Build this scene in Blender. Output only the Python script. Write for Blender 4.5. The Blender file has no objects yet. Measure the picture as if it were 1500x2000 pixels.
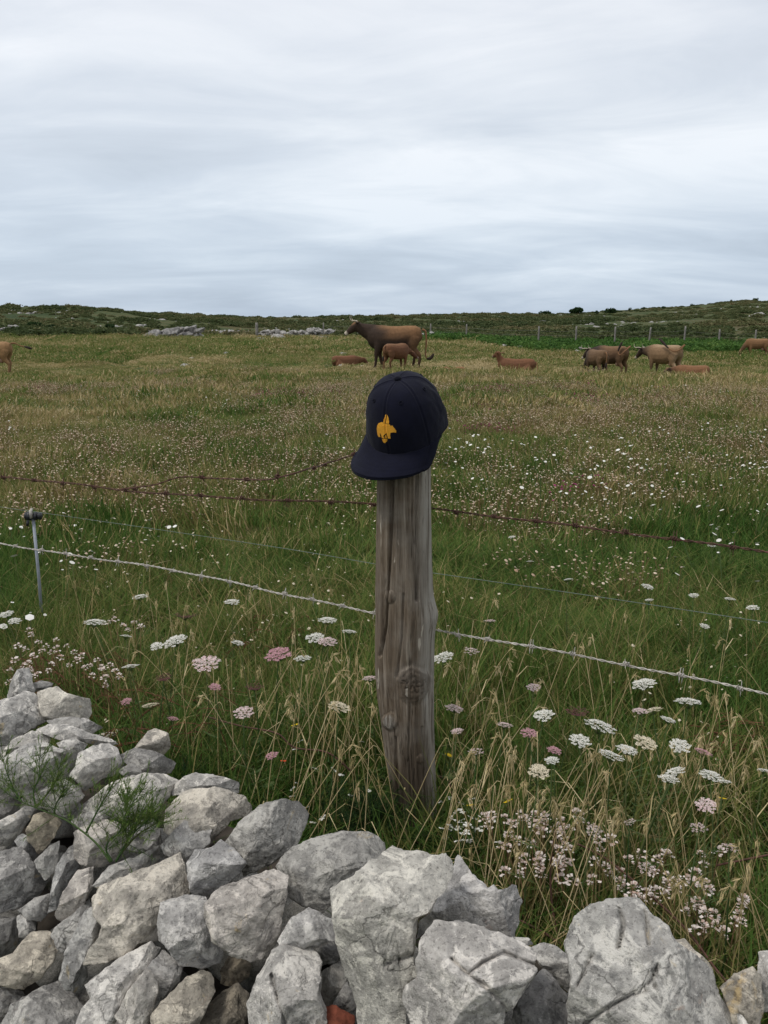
import bpy, bmesh, math, random
import numpy as np
from mathutils import Vector, Matrix
from mathutils.bvhtree import BVHTree
R = math.radians
random.seed(7); rng = np.random.default_rng(7)
scene = bpy.context.scene
COL = scene.collection

# ------------------------------------------------------------------ camera
EYE = 1.25; PITCH = R(11.76); F = 1729.0
cam_d = bpy.data.cameras.new('camera'); cam = bpy.data.objects.new('camera', cam_d); COL.objects.link(cam)
cam.location = (0, 0, EYE); cam.rotation_euler = (math.pi/2-PITCH, 0, 0)
cam_d.sensor_fit = 'VERTICAL'; cam_d.sensor_height = 24; cam_d.lens = 24*F/2000
cam_d.clip_start = 0.05; cam_d.clip_end = 8000
scene.camera = cam
# ------------------------------------------------------------------ sky, sun, exposure
SUN_EL, SUN_AZ = R(58), R(-60)       # high, behind thick cloud, to the left
world = bpy.data.worlds.new('World'); scene.world = world; world.use_nodes = True
def build_world():
    nt = world.node_tree; N = nt.nodes; L = nt.links; N.clear()
    def n(t, **k):
        x = N.new(t)
        for a, b in k.items(): setattr(x, a, b)
        return x
    out = n('ShaderNodeOutputWorld'); bg = n('ShaderNodeBackground'); bg.inputs[1].default_value = 0.102
    sky = n('ShaderNodeTexSky', sky_type='NISHITA', sun_disc=False, sun_elevation=SUN_EL, sun_rotation=SUN_AZ)
    sky.air_density = 1.0; sky.dust_density = 2.0
    tc = n('ShaderNodeTexCoord'); sep = n('ShaderNodeSeparateXYZ'); L.new(tc.outputs['Generated'], sep.inputs[0])
    def math_(op, a, b=None):
        m = n('ShaderNodeMath', operation=op)
        for i, v in enumerate((a, b)):
            if v is None: continue
            if isinstance(v, (int, float)): m.inputs[i].default_value = v
            else: L.new(v, m.inputs[i])
        return m.outputs[0]
    zz = math_('MAXIMUM', sep.outputs['Z'], 0.0)
    den = math_('ADD', zz, 0.16)
    u = math_('DIVIDE', sep.outputs['X'], den); v = math_('DIVIDE', sep.outputs['Y'], den)
    comb = n('ShaderNodeCombineXYZ'); L.new(u, comb.inputs[0]); L.new(v, comb.inputs[1])
    def noise(scale, detail, rough, off, sx=1.0, sy=1.0):
        mp = n('ShaderNodeMapping'); mp.inputs['Location'].default_value = off; mp.inputs['Scale'].default_value = (sx, sy, 1)
        mp.inputs['Rotation'].default_value = (0, 0, R(16))
        L.new(comb.outputs[0], mp.inputs[0])
        t = n('ShaderNodeTexNoise'); t.inputs['Scale'].default_value = scale; t.inputs['Detail'].default_value = detail
        t.inputs['Roughness'].default_value = rough; t.inputs['Distortion'].default_value = 0.6
        L.new(mp.outputs[0], t.inputs[0]); return t.outputs[0]
    n1 = noise(0.6, 6, .5, (3.1, 1.7, 0), .7, 1.1); n2 = noise(1.8, 9, .58, (7.3, 2.2, 0), .65, 1.2)
    mix = math_('ADD', math_('MULTIPLY', n1, .62), math_('MULTIPLY', n2, .38))
    rp = n('ShaderNodeValToRGB'); L.new(mix, rp.inputs[0])
    e = rp.color_ramp.elements
    e[0].position = .36; e[0].color = (5.0, 5.4, 6.0, 1)
    e[1].position = .64; e[1].color = (7.8, 7.95, 8.25, 1)
    m = e.new(.47); m.color = (5.8, 6.2, 6.8, 1)
    m = e.new(.56); m.color = (6.8, 7.1, 7.55, 1)
    # brightness and colour drift from horizon to zenith, the same all round
    rz = n('ShaderNodeValToRGB'); L.new(zz, rz.inputs[0]); e = rz.color_ramp.elements
    e[0].position = 0.0; e[0].color = (.70, .78, .86, 1)
    e[1].position = .42; e[1].color = (1.09, 1.06, 1.04, 1)
    m = e.new(.07); m.color = (.80, .87, .93, 1)
    m = e.new(.2); m.color = (.96, .98, .99, 1)
    mul = n('ShaderNodeMix', data_type='RGBA', blend_type='MULTIPLY'); mul.inputs[0].default_value = 1
    L.new(rp.outputs[0], mul.inputs[6]); L.new(rz.outputs[0], mul.inputs[7])
    cv = n('ShaderNodeMix', data_type='RGBA'); cv.inputs[0].default_value = .93
    L.new(sky.outputs[0], cv.inputs[6]); L.new(mul.outputs[2], cv.inputs[7])
    L.new(cv.outputs[2], bg.inputs[0]); L.new(bg.outputs[0], out.inputs[0])
build_world()
sun_d = bpy.data.lights.new('sun', 'SUN'); sun = bpy.data.objects.new('sun', sun_d); COL.objects.link(sun)
sun_d.energy = 1.5; sun_d.angle = R(14); sun_d.color = (1, .97, .92)
sun_dir = Vector((math.cos(SUN_EL)*math.sin(SUN_AZ), math.cos(SUN_EL)*math.cos(SUN_AZ)*0.15-.25, math.sin(SUN_EL)))
sun.rotation_euler = sun_dir.to_track_quat('Z', 'Y').to_euler()
scene.view_settings.view_transform = 'Standard'; scene.view_settings.look = 'None'
scene.view_settings.exposure = 0.3; scene.view_settings.gamma = 1.0; scene.view_settings.use_curve_mapping = False
try:
    scene.cycles.max_bounces = 3; scene.cycles.diffuse_bounces = 2; scene.cycles.glossy_bounces = 1; scene.cycles.transmission_bounces = 2
except Exception: pass
scene.render.resolution_x = 768; scene.render.resolution_y = 1024

# ------------------------------------------------------------------ helpers
sp, cp = math.sin(PITCH), math.cos(PITCH)
def ray(px, py):
    cx = (px-750)/F; cy = (1000-py)/F
    return Vector((cx, sp*cy+cp, cp*cy-sp))          # depth along the axis = 1
def at_depth(px, py, d): return Vector((0, 0, EYE))+ray(px, py)*d
def at_z(px, py, z):
    r = ray(px, py); return at_depth(px, py, (z-EYE)/r.z)
def at_y(px, py, y):
    r = ray(px, py); return at_depth(px, py, y/r.y)
def to_px(P):
    P = np.asarray(P, float); x = P[..., 0]; y = P[..., 1]; z = P[..., 2]-EYE
    d = y*cp-z*sp; up = y*sp+z*cp
    return 750+F*x/d, 1000-F*up/d

def hash3(i, j, k, seed):
    h = (i.astype(np.int64)*374761393+j.astype(np.int64)*668265263+k.astype(np.int64)*2147483647+seed*144665) & 0xffffffff
    h = ((h ^ (h >> 13))*1274126177) & 0xffffffff
    h = (h ^ (h >> 16)) & 0xffffffff
    return h/4294967295.0
def vnoise(P, seed=0):                                # value noise, -1..1
    P = np.asarray(P, float); I = np.floor(P); f = P-I; f = f*f*f*(f*(f*6-15)+10); I = I.astype(np.int64)
    r = 0
    for a in (0, 1):
        for b in (0, 1):
            for c in (0, 1):
                w = (f[:, 0] if a else 1-f[:, 0])*(f[:, 1] if b else 1-f[:, 1])*(f[:, 2] if c else 1-f[:, 2])
                r = r+w*hash3(I[:, 0]+a, I[:, 1]+b, I[:, 2]+c, seed)
    return r*2-1
def fbm(P, oct=4, seed=0, gain=.5):
    P = np.asarray(P, float); a = 1; s = 0; t = 0
    for o in range(oct):
        s = s+a*vnoise(P*(2.03**o)+o*17.3, seed+o); t += a; a *= gain
    return s/t
def n2(x, y, sc, seed=0, oct=3):
    x = np.atleast_1d(np.asarray(x, float)); y = np.atleast_1d(np.asarray(y, float))
    return fbm(np.stack([x*sc, y*sc, np.zeros_like(x)+.37], 1), oct, seed)
def sstep(a, b, x):
    t = np.clip((np.asarray(x, float)-a)/(b-a), 0, 1); return t*t*(3-2*t)

def mesh(name, V, Fc, smooth=True, attrs=None):
    me = bpy.data.meshes.new(name)
    me.from_pydata([tuple(map(float, v)) for v in V] if not isinstance(V, np.ndarray) else V.tolist(), [], Fc if isinstance(Fc, list) else Fc.tolist())
    if smooth: me.polygons.foreach_set('use_smooth', [True]*len(me.polygons))
    if attrs:
        for k, a in attrs.items():
            a = np.asarray(a, float)
            if a.ndim == 1:
                at = me.attributes.new(k, 'FLOAT', 'POINT'); at.data.foreach_set('value', a)
            else:
                at = me.attributes.new(k, 'FLOAT_COLOR', 'POINT')
                at.data.foreach_set('color', np.concatenate([a, np.ones((len(a), 1))], 1).ravel())
    me.update(); return me
def link(name, me, mat=None, parent=None):
    o = bpy.data.objects.new(name, me); COL.objects.link(o)
    if mat is not None and me is not None and not me.materials: me.materials.append(mat)
    if parent: o.parent = parent
    return o
def obj(name, V, Fc, mat, parent=None, smooth=True, attrs=None): return link(name, mesh(name, V, Fc, smooth, attrs), mat, parent)
def empty(name, loc=(0, 0, 0), rz=0):
    o = bpy.data.objects.new(name, None); COL.objects.link(o); o.location = loc; o.rotation_euler = (0, 0, rz)
    o.empty_display_size = .1; return o
def tag(o, label=None, cat=None, group=None, kind=None):
    if label: o['label'] = label
    if cat: o['category'] = cat
    if group: o['group'] = group
    if kind: o['kind'] = kind
    return o
def copy_tree(o, parent=None):
    c = o.copy(); COL.objects.link(c); c.parent = parent
    for ch in list(o.children): copy_tree(ch, c)
    return c
class MB:                                             # collects geometry for one mesh
    def __init__(s): s.V = []; s.F = []; s.A = []; s.n = 0
    def add(s, V, Fc, a=0.0):
        V = np.asarray(V, float).reshape(-1, 3); s.V.append(V)
        s.F.extend([[i+s.n for i in f] for f in Fc]); s.A.append(np.full(len(V), a) if np.isscalar(a) else np.asarray(a, float)); s.n += len(V)
    def build(s, name, mat, parent=None, smooth=True, attr='rnd'):
        return obj(name, np.concatenate(s.V), s.F, mat, parent, smooth, {attr: np.concatenate(s.A)})
    def data(s, name, mat, smooth=True, attr='rnd'):
        me = mesh(name, np.concatenate(s.V), s.F, smooth, {attr: np.concatenate(s.A)}); me.materials.append(mat); return me
def tube(pts, rad, seg=6, cap=True):
    P = [Vector(p) for p in pts]; n = len(P); V = []; Fc = []
    if np.isscalar(rad): rad = [rad]*n
    side = None
    for i, p in enumerate(P):
        t = (P[min(i+1, n-1)]-P[max(i-1, 0)])
        t = t.normalized() if t.length > 1e-9 else Vector((0, 0, 1))
        if side is None:
            side = t.cross(Vector((0, 0, 1)) if abs(t.z) < .9 else Vector((1, 0, 0))).normalized()
        side = (side-t*side.dot(t)); side = side.normalized() if side.length > 1e-6 else t.orthogonal().normalized()
        o = t.cross(side)
        for k in range(seg):
            a = 2*math.pi*k/seg; V.append(p+(side*math.cos(a)+o*math.sin(a))*rad[i])
    for i in range(n-1):
        for k in range(seg):
            k2 = (k+1) % seg; Fc.append([i*seg+k, i*seg+k2, (i+1)*seg+k2, (i+1)*seg+k])
    if cap: Fc.append(list(range(seg))[::-1]); Fc.append([(n-1)*seg+k for k in range(seg)])
    return [tuple(v) for v in V], Fc
def spline(ctrl, n):                                  # Catmull-Rom through control points
    C = [np.asarray(c, float) for c in ctrl]; C = [2*C[0]-C[1]]+C+[2*C[-1]-C[-2]]; out = []
    m = len(C)-3
    for i in range(n):
        u = i/(n-1)*m; k = min(int(u), m-1); t = u-k; a, b, c, d = C[k:k+4]
        out.append(.5*((2*b)+(-a+c)*t+(2*a-5*b+4*c-d)*t*t+(-a+3*b-3*c+d)*t**3))
    return out

# ------------------------------------------------------------------ materials
def newmat(name):
    m = bpy.data.materials.new(name); m.use_nodes = True; nt = m.node_tree
    b = nt.nodes['Principled BSDF']; return m, nt, b
def nd(nt, t, **k):
    x = nt.nodes.new(t)
    for a, b in k.items(): setattr(x, a, b)
    return x
def ramp(nt, src, stops, interp='LINEAR'):
    r = nd(nt, 'ShaderNodeValToRGB'); r.color_ramp.interpolation = interp; e = r.color_ramp.elements
    for i, (p, c) in enumerate(stops):
        c = tuple(c)+(1,) if len(c) == 3 else c
        if i < 2: e[i].position = p; e[i].color = c
        else: x = e.new(p); x.color = c
    if src is not None: nt.links.new(src, r.inputs[0])
    return r.outputs[0]
def texnoise(nt, vec, scale, detail=6, rough=.55, dist=0.0):
    t = nd(nt, 'ShaderNodeTexNoise'); t.inputs['Scale'].default_value = scale; t.inputs['Detail'].default_value = detail
    t.inputs['Roughness'].default_value = rough; t.inputs['Distortion'].default_value = dist
    if vec is not None: nt.links.new(vec, t.inputs[0])
    return t.outputs[0]
def mixc(nt, fac, a, b, mode='MIX'):
    m = nd(nt, 'ShaderNodeMix', data_type='RGBA', blend_type=mode)
    for i, v in ((0, fac), (6, a), (7, b)):
        if isinstance(v, (int, float)): m.inputs[i].default_value = v
        elif isinstance(v, tuple): m.inputs[i].default_value = v+(1,) if len(v) == 3 else v
        else: nt.links.new(v, m.inputs[i])
    return m.outputs[2]
def mth(nt, op, a, b=None, clamp=False):
    m = nd(nt, 'ShaderNodeMath', operation=op); m.use_clamp = clamp
    for i, v in enumerate((a, b)):
        if v is None: continue
        if isinstance(v, (int, float)): m.inputs[i].default_value = v
        else: nt.links.new(v, m.inputs[i])
    return m.outputs[0]
def bump(nt, b, h, strength, dist, chain=None):
    x = nd(nt, 'ShaderNodeBump'); x.inputs['Strength'].default_value = strength; x.inputs['Distance'].default_value = dist
    nt.links.new(h, x.inputs['Height'])
    if chain is not None: nt.links.new(chain, x.inputs['Normal'])
    if b is not None: nt.links.new(x.outputs[0], b.inputs['Normal'])
    return x.outputs[0]
def simple(name, col, rough=.7, spec=.3, metal=0, var=.25, scale=30, bmp=0):
    m, nt, b = newmat(name); tc = nd(nt, 'ShaderNodeTexCoord')
    n = texnoise(nt, tc.outputs['Object'], scale, 4)
    c = ramp(nt, n, [(.3, tuple(x*(1-var) for x in col)), (.7, tuple(min(1, x*(1+var)) for x in col))])
    nt.links.new(c, b.inputs['Base Color']); b.inputs['Roughness'].default_value = rough
    b.inputs['Specular IOR Level'].default_value = spec; b.inputs['Metallic'].default_value = metal
    if bmp: bump(nt, b, n, bmp, .01)
    return m
def leafmat(name, stops, tint=True, transl=.3, spread=.5):
    m, nt, b = newmat(name)
    a2 = nd(nt, 'ShaderNodeAttribute', attribute_name='rnd')
    f = mth(nt, 'MULTIPLY', mth(nt, 'SUBTRACT', a2.outputs['Fac'], .5), spread)
    if tint:
        a1 = nd(nt, 'ShaderNodeAttribute', attribute_name='tint', attribute_type='INSTANCER'); f = mth(nt, 'ADD', f, a1.outputs['Fac'], True)
    else: f = mth(nt, 'ADD', f, .5, True)
    c = ramp(nt, f, stops)
    nt.links.new(c, b.inputs['Base Color']); b.inputs['Roughness'].default_value = .7; b.inputs['Specular IOR Level'].default_value = .10
    tr = nd(nt, 'ShaderNodeBsdfTranslucent'); nt.links.new(c, tr.inputs[0])
    mx = nd(nt, 'ShaderNodeMixShader'); mx.inputs[0].default_value = transl
    nt.links.new(b.outputs[0], mx.inputs[1]); nt.links.new(tr.outputs[0], mx.inputs[2])
    nt.links.new(mx.outputs[0], nt.nodes['Material Output'].inputs[0]); return m
M = {}
GR = [(0, (.040, .088, .016)), (.28, (.078, .140, .026)), (.5, (.150, .170, .045)), (.72, (.27, .215, .085)), (.9, (.42, .315, .155)), (1, (.52, .41, .23))]
M['grass'] = leafmat('grass_blades', GR)
M['drygrass'] = leafmat('dry_straw', [(0, (.32, .27, .12)), (.5, (.58, .46, .24)), (1, (.74, .61, .37))], tint=False, spread=1)
M['stem'] = leafmat('flower_stem', [(0, (.05, .10, .03)), (.5, (.085, .13, .045)), (1, (.16, .17, .07))], tint=False, spread=1)
M['brownstem'] = leafmat('brown_stem', [(0, (.14, .085, .045)), (.5, (.22, .14, .07)), (1, (.20, .18, .07))], tint=False, spread=1)
M['feather'] = leafmat('feathery_leaf', [(0, (.06, .12, .025)), (.5, (.11, .18, .04)), (1, (.20, .25, .07))], tint=False, spread=1)
M['darkfeather'] = leafmat('dark_feathery_leaf', [(0, (.018, .045, .018)), (.5, (.03, .068, .024)), (1, (.05, .09, .03))], tint=False, spread=1)
def petal(name, a, b_): return leafmat(name, [(0, a), (1, b_)], tint=False, transl=.2, spread=1)
M['white'] = petal('white_petals', (.62, .60, .52), (.82, .80, .74)); M['pinkw'] = petal('pale_pink_petals', (.62, .42, .42), (.76, .66, .62))
M['pink'] = petal('pink_petals', (.42, .20, .24), (.60, .36, .38)); M['maroon'] = petal('maroon_umbel', (.06, .022, .025), (.15, .06, .06))
M['cream'] = petal('cream_petals', (.60, .52, .38), (.74, .66, .50)); M['thrift'] = petal('dried_thrift_heads', (.40, .26, .17), (.72, .60, .46))
M['clover'] = petal('clover_heads', (.16, .03, .07), (.36, .07, .17)); M['yellow'] = petal('yellow_petals', (.75, .48, .02), (.85, .62, .04))
M['bracken'] = leafmat('bracken', [(0, (.03, .07, .016)), (.4, (.065, .14, .028)), (1, (.16, .23, .06))], spread=.5)
M['heath'] = leafmat('heath', [(0, (.045, .065, .024)), (.35, (.085, .105, .04)), (.6, (.14, .135, .06)), (1, (.23, .175, .095))], spread=.4)
M['treeleaf'] = leafmat('tree_leaf', [(0, (.014, .032, .012)), (.5, (.025, .052, .017)), (1, (.045, .08, .025))], tint=False, spread=1)
M['bark'] = simple('bark', (.06, .05, .04))

def rock_material(name='limestone', far=False):
    m, nt, b = newmat(name); L = nt.links
    tc = nd(nt, 'ShaderNodeTexCoord'); oi = nd(nt, 'ShaderNodeObjectInfo')
    add = nd(nt, 'ShaderNodeVectorMath', operation='ADD'); L.new(tc.outputs['Object'], add.inputs[0])
    sc = nd(nt, 'ShaderNodeVectorMath', operation='SCALE'); sc.inputs[0].default_value = (37, 91, 53); L.new(oi.outputs['Random'], sc.inputs['Scale']); L.new(sc.outputs[0], add.inputs[1])
    v = add.outputs[0]; k = .12 if far else 1
    big = texnoise(nt, v, 9*k, 5, .6, .4); mid = texnoise(nt, v, 38*k, 8, .65, .3); fine = texnoise(nt, v, 190*k, 6, .7)
    base = ramp(nt, mid, [(.30, (.17, .17, .17)), (.5, (.36, .355, .345)), (.68, (.52, .515, .50))])
    base = mixc(nt, mth(nt, 'MULTIPLY', ramp(nt, big, [(.44, (0, 0, 0)), (.62, (1, 1, 1))]), .6), base, (.17, .168, .165))
    whit = texnoise(nt, v, 22*k, 9, .72, .8); base = mixc(nt, mth(nt, 'MULTIPLY', ramp(nt, whit, [(.51, (0, 0, 0)), (.57, (1, 1, 1))]), .75), base, (.60, .59, .565))
    och = texnoise(nt, v, 14*k, 7, .7, .5); base = mixc(nt, mth(nt, 'MULTIPLY', ramp(nt, och, [(.63, (0, 0, 0)), (.70, (1, 1, 1))]), .65), base, (.47, .37, .20))
    rust = texnoise(nt, v, 11*k, 6, .7, 1.2); base = mixc(nt, mth(nt, 'MULTIPLY', ramp(nt, rust, [(.66, (0, 0, 0)), (.74, (1, 1, 1))]), .4), base, (.42, .22, .13))
    spk = ramp(nt, fine, [(.34, (.42, .42, .42)), (.46, (1, 1, 1))]); base = mixc(nt, .9, base, spk, 'MULTIPLY')
    spw = ramp(nt, fine, [(.60, (0, 0, 0)), (.66, (1, 1, 1))]); base = mixc(nt, mth(nt, 'MULTIPLY', spw, .5), base, (.68, .67, .65))
    # hairline cracks
    vo = nd(nt, 'ShaderNodeTexVoronoi', feature='DISTANCE_TO_EDGE'); vo.inputs['Scale'].default_value = 9*k
    dv = nd(nt, 'ShaderNodeVectorMath', operation='ADD'); L.new(v, dv.inputs[0])
    nz = nd(nt, 'ShaderNodeTexNoise'); nz.inputs['Scale'].default_value = 16*k; nz.inputs['Detail'].default_value = 5; L.new(v, nz.inputs[0])
    s2 = nd(nt, 'ShaderNodeVectorMath', operation='SCALE'); s2.inputs['Scale'].default_value = .13/k; L.new(nz.outputs['Color'], s2.inputs[0]); L.new(s2.outputs[0], dv.inputs[1]); L.new(dv.outputs[0], vo.inputs[0])
    ck = ramp(nt, vo.outputs['Distance'], [(.004, (0, 0, 0)), (.022, (1, 1, 1))])
    ckm = ramp(nt, texnoise(nt, v, 6*k, 2), [(.48, (1, 1, 1)), (.56, (0, 0, 0))])
    ck = mixc(nt, ckm, ck, (1, 1, 1))
    base = mixc(nt, mth(nt, 'MULTIPLY', mth(nt, 'SUBTRACT', 1.0, ck), .55), base, (.09, .088, .085))
    base = mixc(nt, 1.0, base, oi.outputs['Color'], 'MULTIPLY'); base = mixc(nt, 1.0, base, (1.12, 1.08, 1.02), 'MULTIPLY')
    if far: base = mixc(nt, 1.0, base, (.72, .72, .73), 'MULTIPLY')
    L.new(base, b.inputs['Base Color']); b.inputs['Roughness'].default_value = .92; b.inputs['Specular IOR Level'].default_value = .2
    if not far:
        n1 = bump(nt, None, mid, .5, .012); n2_ = bump(nt, None, fine, .8, .005, n1); bump(nt, b, ck, .5, .006, n2_)
    return m
M['rock'] = rock_material(); M['farrock'] = rock_material('far_limestone', True)
def rust_metal(name, a, b_):
    m, nt, b = newmat(name); tc = nd(nt, 'ShaderNodeTexCoord')
    c = ramp(nt, texnoise(nt, tc.outputs['Object'], 60, 5, .7), [(.35, a), (.65, b_)]); nt.links.new(c, b.inputs['Base Color'])
    b.inputs['Roughness'].default_value = .8; b.inputs['Metallic'].default_value = .25; return m
M['rust'] = rust_metal('rusted_wire', (.05, .022, .014), (.13, .06, .04)); M['galv'] = rust_metal('galvanised_wire', (.30, .27, .23), (.62, .58, .52))
M['halfrust'] = rust_metal('rusting_wire', (.12, .06, .04), (.42, .36, .30))

# ------------------------------------------------------------------ terrain
WA = np.array([-.84, 2.1]); WD = np.array([.83, -.558]); WN = np.array([-.558, -.83])   # foreground wall: point, run, side towards the camera
def wall_t(x, y): return (np.asarray(x)-WA[0])*WN[0]+(np.asarray(y)-WA[1])*WN[1]
def zp(px, py, r):
    d = ray(px, py); return EYE+r/math.hypot(d.x, d.y)*d.z
def column(px, lst): return px, [(r, zp(px, -v, r) if v < -300 else v) for r, v in lst]     # a value below -300 is a picture height
near_l = [(12, 0), (20, -.05), (27, -.25), (37, -.7), (50, -.6), (70, -.2), (95, .3), (115, .7)]
near_m = [(12, 0), (20, 0), (30, -.1), (40, -.15), (55, -.1), (70, 0), (100, .25), (125, .5)]
near_r = [(12, 0), (20, .03), (25, -.05), (33, -.6), (42, -.75), (55, -.8), (70, -.85), (90, -.75), (110, -.4)]
cols = [column(-200, near_l+[(150, -620), (185, -604), (215, -596), (240, -602), (400, -612), (900, -618), (3500, -629)]),
        column(0, near_l+[(150, -622), (185, -606), (215, -598), (240, -604), (400, -613), (900, -618), (3500, -629)]),
        column(150, near_l+[(150, -624), (185, -608), (215, -599), (240, -605), (400, -614), (900, -619), (3500, -629)]),
        column(262, near_l+[(150, -630), (185, -615), (215, -608), (240, -613), (400, -616), (900, -620), (3500, -629)]),
        column(300, near_m+[(150, -634), (185, -624), (215, -619), (290, -612.5), (400, -617), (900, -621), (3500, -629)]),
        column(420, near_m+[(150, -640), (200, -630), (290, -618), (400, -621), (900, -623), (3500, -629)]),
        column(520, near_m+[(180, -640), (300, -621), (400, -624), (900, -626), (3500, -629)]),
        column(750, near_m+[(180, -637), (300, -617), (400, -620), (900, -624), (3500, -629)]),
        column(900, near_m[:6]+[(100, -.1), (180, -637), (300, -613.5), (400, -617), (900, -621), (3500, -629)]),
        column(1050, near_r+[(150, -641), (250, -626), (400, -613), (500, -616), (900, -620), (3500, -629)]),
        column(1200, near_r+[(150, -642), (250, -624), (330, -624), (500, -608.5), (600, -611), (900, -617), (3500, -628)]),
        column(1350, near_r+[(150, -640), (250, -617), (330, -619), (600, -597), (720, -602), (1200, -615), (3500, -627)]),
        column(1440, near_r+[(150, -638), (250, -610), (300, -613), (600, -585), (720, -592), (1200, -612), (3500, -627)]),
        column(1520, near_r+[(150, -636), (250, -605), (300, -609), (600, -587), (720, -594), (1200, -612), (3500, -627)]),
        column(1700, near_r+[(150, -634), (250, -603), (300, -608), (600, -584), (720, -592), (1200, -612), (3500, -627)])]
RG = np.concatenate([[0.02], np.geomspace(.4, 3400, 250)])
AZ = np.concatenate([np.arange(-180, -45, 4.5), np.arange(-45, 45, .3), np.arange(45, 180.1, 4.5)])
colaz = np.array([math.degrees(math.atan2(ray(c[0], 625).x, ray(c[0], 625).y)) for c in cols])
def build_heights():
    Z = np.zeros((len(cols), len(RG)))
    for i, c in enumerate(cols):
        r = np.array([0]+[a for a, _ in c[1]]); z = np.array([0]+[b for _, b in c[1]]); Z[i] = np.interp(RG, r, z)
    k = np.array([1, 2, 3, 2, 1])/9
    G = np.zeros((len(AZ), len(RG)))
    for j in range(len(RG)): G[:, j] = np.interp(AZ, colaz, Z[:, j])
    for _ in range(2):
        P = np.pad(G, ((0, 0), (2, 2)), 'edge'); G = sum(k[q]*P[:, q:q+G.shape[1]] for q in range(5))
        P = np.pad(G, ((2, 2), (0, 0)), 'edge'); G = sum(k[q]*P[q:q+G.shape[0], :] for q in range(5))
    A, RR = np.meshgrid(np.radians(AZ), RG, indexing='ij'); X = RR*np.sin(A); Y = RR*np.cos(A)
    x, y, r = X.ravel(), Y.ravel(), RR.ravel()
    g = G.ravel()
    g = g+n2(x, y, 1.1, 3)*.035*sstep(1, 4, r)+n2(x, y, .16, 5)*.10*sstep(6, 25, r)+n2(x, y, .05, 8)*.7*sstep(90, 200, r)+n2(x, y, .2, 9, 4)*.35*sstep(100, 200, r)
    g = g+n2(x, y, .012, 10, 4)*2.2*sstep(300, 600, r)
    t = wall_t(x, y); g = g-.42*sstep(.15, .7, t)*(1-sstep(7, 14, r))
    return X, Y, g.reshape(X.shape), RR
TX, TY, TZ, TR = build_heights()
def H(x, y):                                          # ground height anywhere
    x = np.atleast_1d(np.asarray(x, float)); y = np.atleast_1d(np.asarray(y, float))
    r = np.hypot(x, y); a = np.degrees(np.arctan2(x, y))
    i = np.clip(np.searchsorted(AZ, a)-1, 0, len(AZ)-2); j = np.clip(np.searchsorted(RG, r)-1, 0, len(RG)-2)
    u = (a-AZ[i])/(AZ[i+1]-AZ[i]); v = np.clip((r-RG[j])/(RG[j+1]-RG[j]), 0, 1)
    return (TZ[i, j]*(1-u)*(1-v)+TZ[i+1, j]*u*(1-v)+TZ[i, j+1]*(1-u)*v+TZ[i+1, j+1]*u*v)
def Hs(x, y): return float(H(x, y)[0])
def ground_at(px, py, rmax=900):                      # the first ground point seen at a pixel
    d = ray(px, py); s = np.geomspace(1.6, rmax, 900); P = np.outer(s, np.array(d))
    below = EYE+P[:, 2] < H(P[:, 0], P[:, 1])
    k = int(np.argmax(below)) if below.any() else len(s)-1
    return Vector((P[k, 0], P[k, 1], Hs(P[k, 0], P[k, 1])))

def ground_material():
    m, nt, b = newmat('meadow_ground'); L = nt.links
    tc = nd(nt, 'ShaderNodeTexCoord'); v = tc.outputs['Object']
    n1 = texnoise(nt, v, .35, 8, .6, .3); n2_ = texnoise(nt, v, 2.2, 8, .65); n3 = texnoise(nt, v, .06, 9, .62, .5); n4 = texnoise(nt, v, .5, 9, .7, .4)
    fld = ramp(nt, mth(nt, 'ADD', mth(nt, 'MULTIPLY', n1, .6), mth(nt, 'MULTIPLY', n2_, .4)), [(.36, (.032, .072, .018)), (.47, (.058, .092, .026)), (.56, (.095, .098, .038)), (.66, (.16, .125, .06))])
    hth = ramp(nt, mth(nt, 'ADD', mth(nt, 'MULTIPLY', n3, .5), mth(nt, 'MULTIPLY', n4, .5)), [(.36, (.022, .036, .014)), (.45, (.040, .060, .020)), (.52, (.075, .082, .030)), (.60, (.085, .065, .034)), (.70, (.14, .125, .062))])
    at = nd(nt, 'ShaderNodeAttribute', attribute_name='heath'); c = mixc(nt, at.outputs['Fac'], fld, hth)
    L.new(c, b.inputs['Base Color']); b.inputs['Roughness'].default_value = .95; b.inputs['Specular IOR Level'].default_value = .1
    n1b = bump(nt, None, n4, .8, .5); bump(nt, b, n2_, .6, .08, n1b); return m
def build_ground():
    na, nr = TX.shape; V = np.stack([TX.ravel(), TY.ravel(), TZ.ravel()], 1)
    I, J = np.meshgrid(np.arange(na-1), np.arange(nr-1), indexing='ij'); a = (I*nr+J).ravel(); Fc = np.stack([a, a+1, a+nr+1, a+nr], 1)
    x, y, r = TX.ravel(), TY.ravel(), TR.ravel()
    hz = sstep(82, 104, r+n2(x, y, .05, 21)*14)
    o = obj('meadow_ground', V, Fc, ground_material(), None, True, {'heath': hz}); tag(o, 'green and brown meadow and hilly heath ground', 'ground', kind='structure')
    return o
build_ground()

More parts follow.
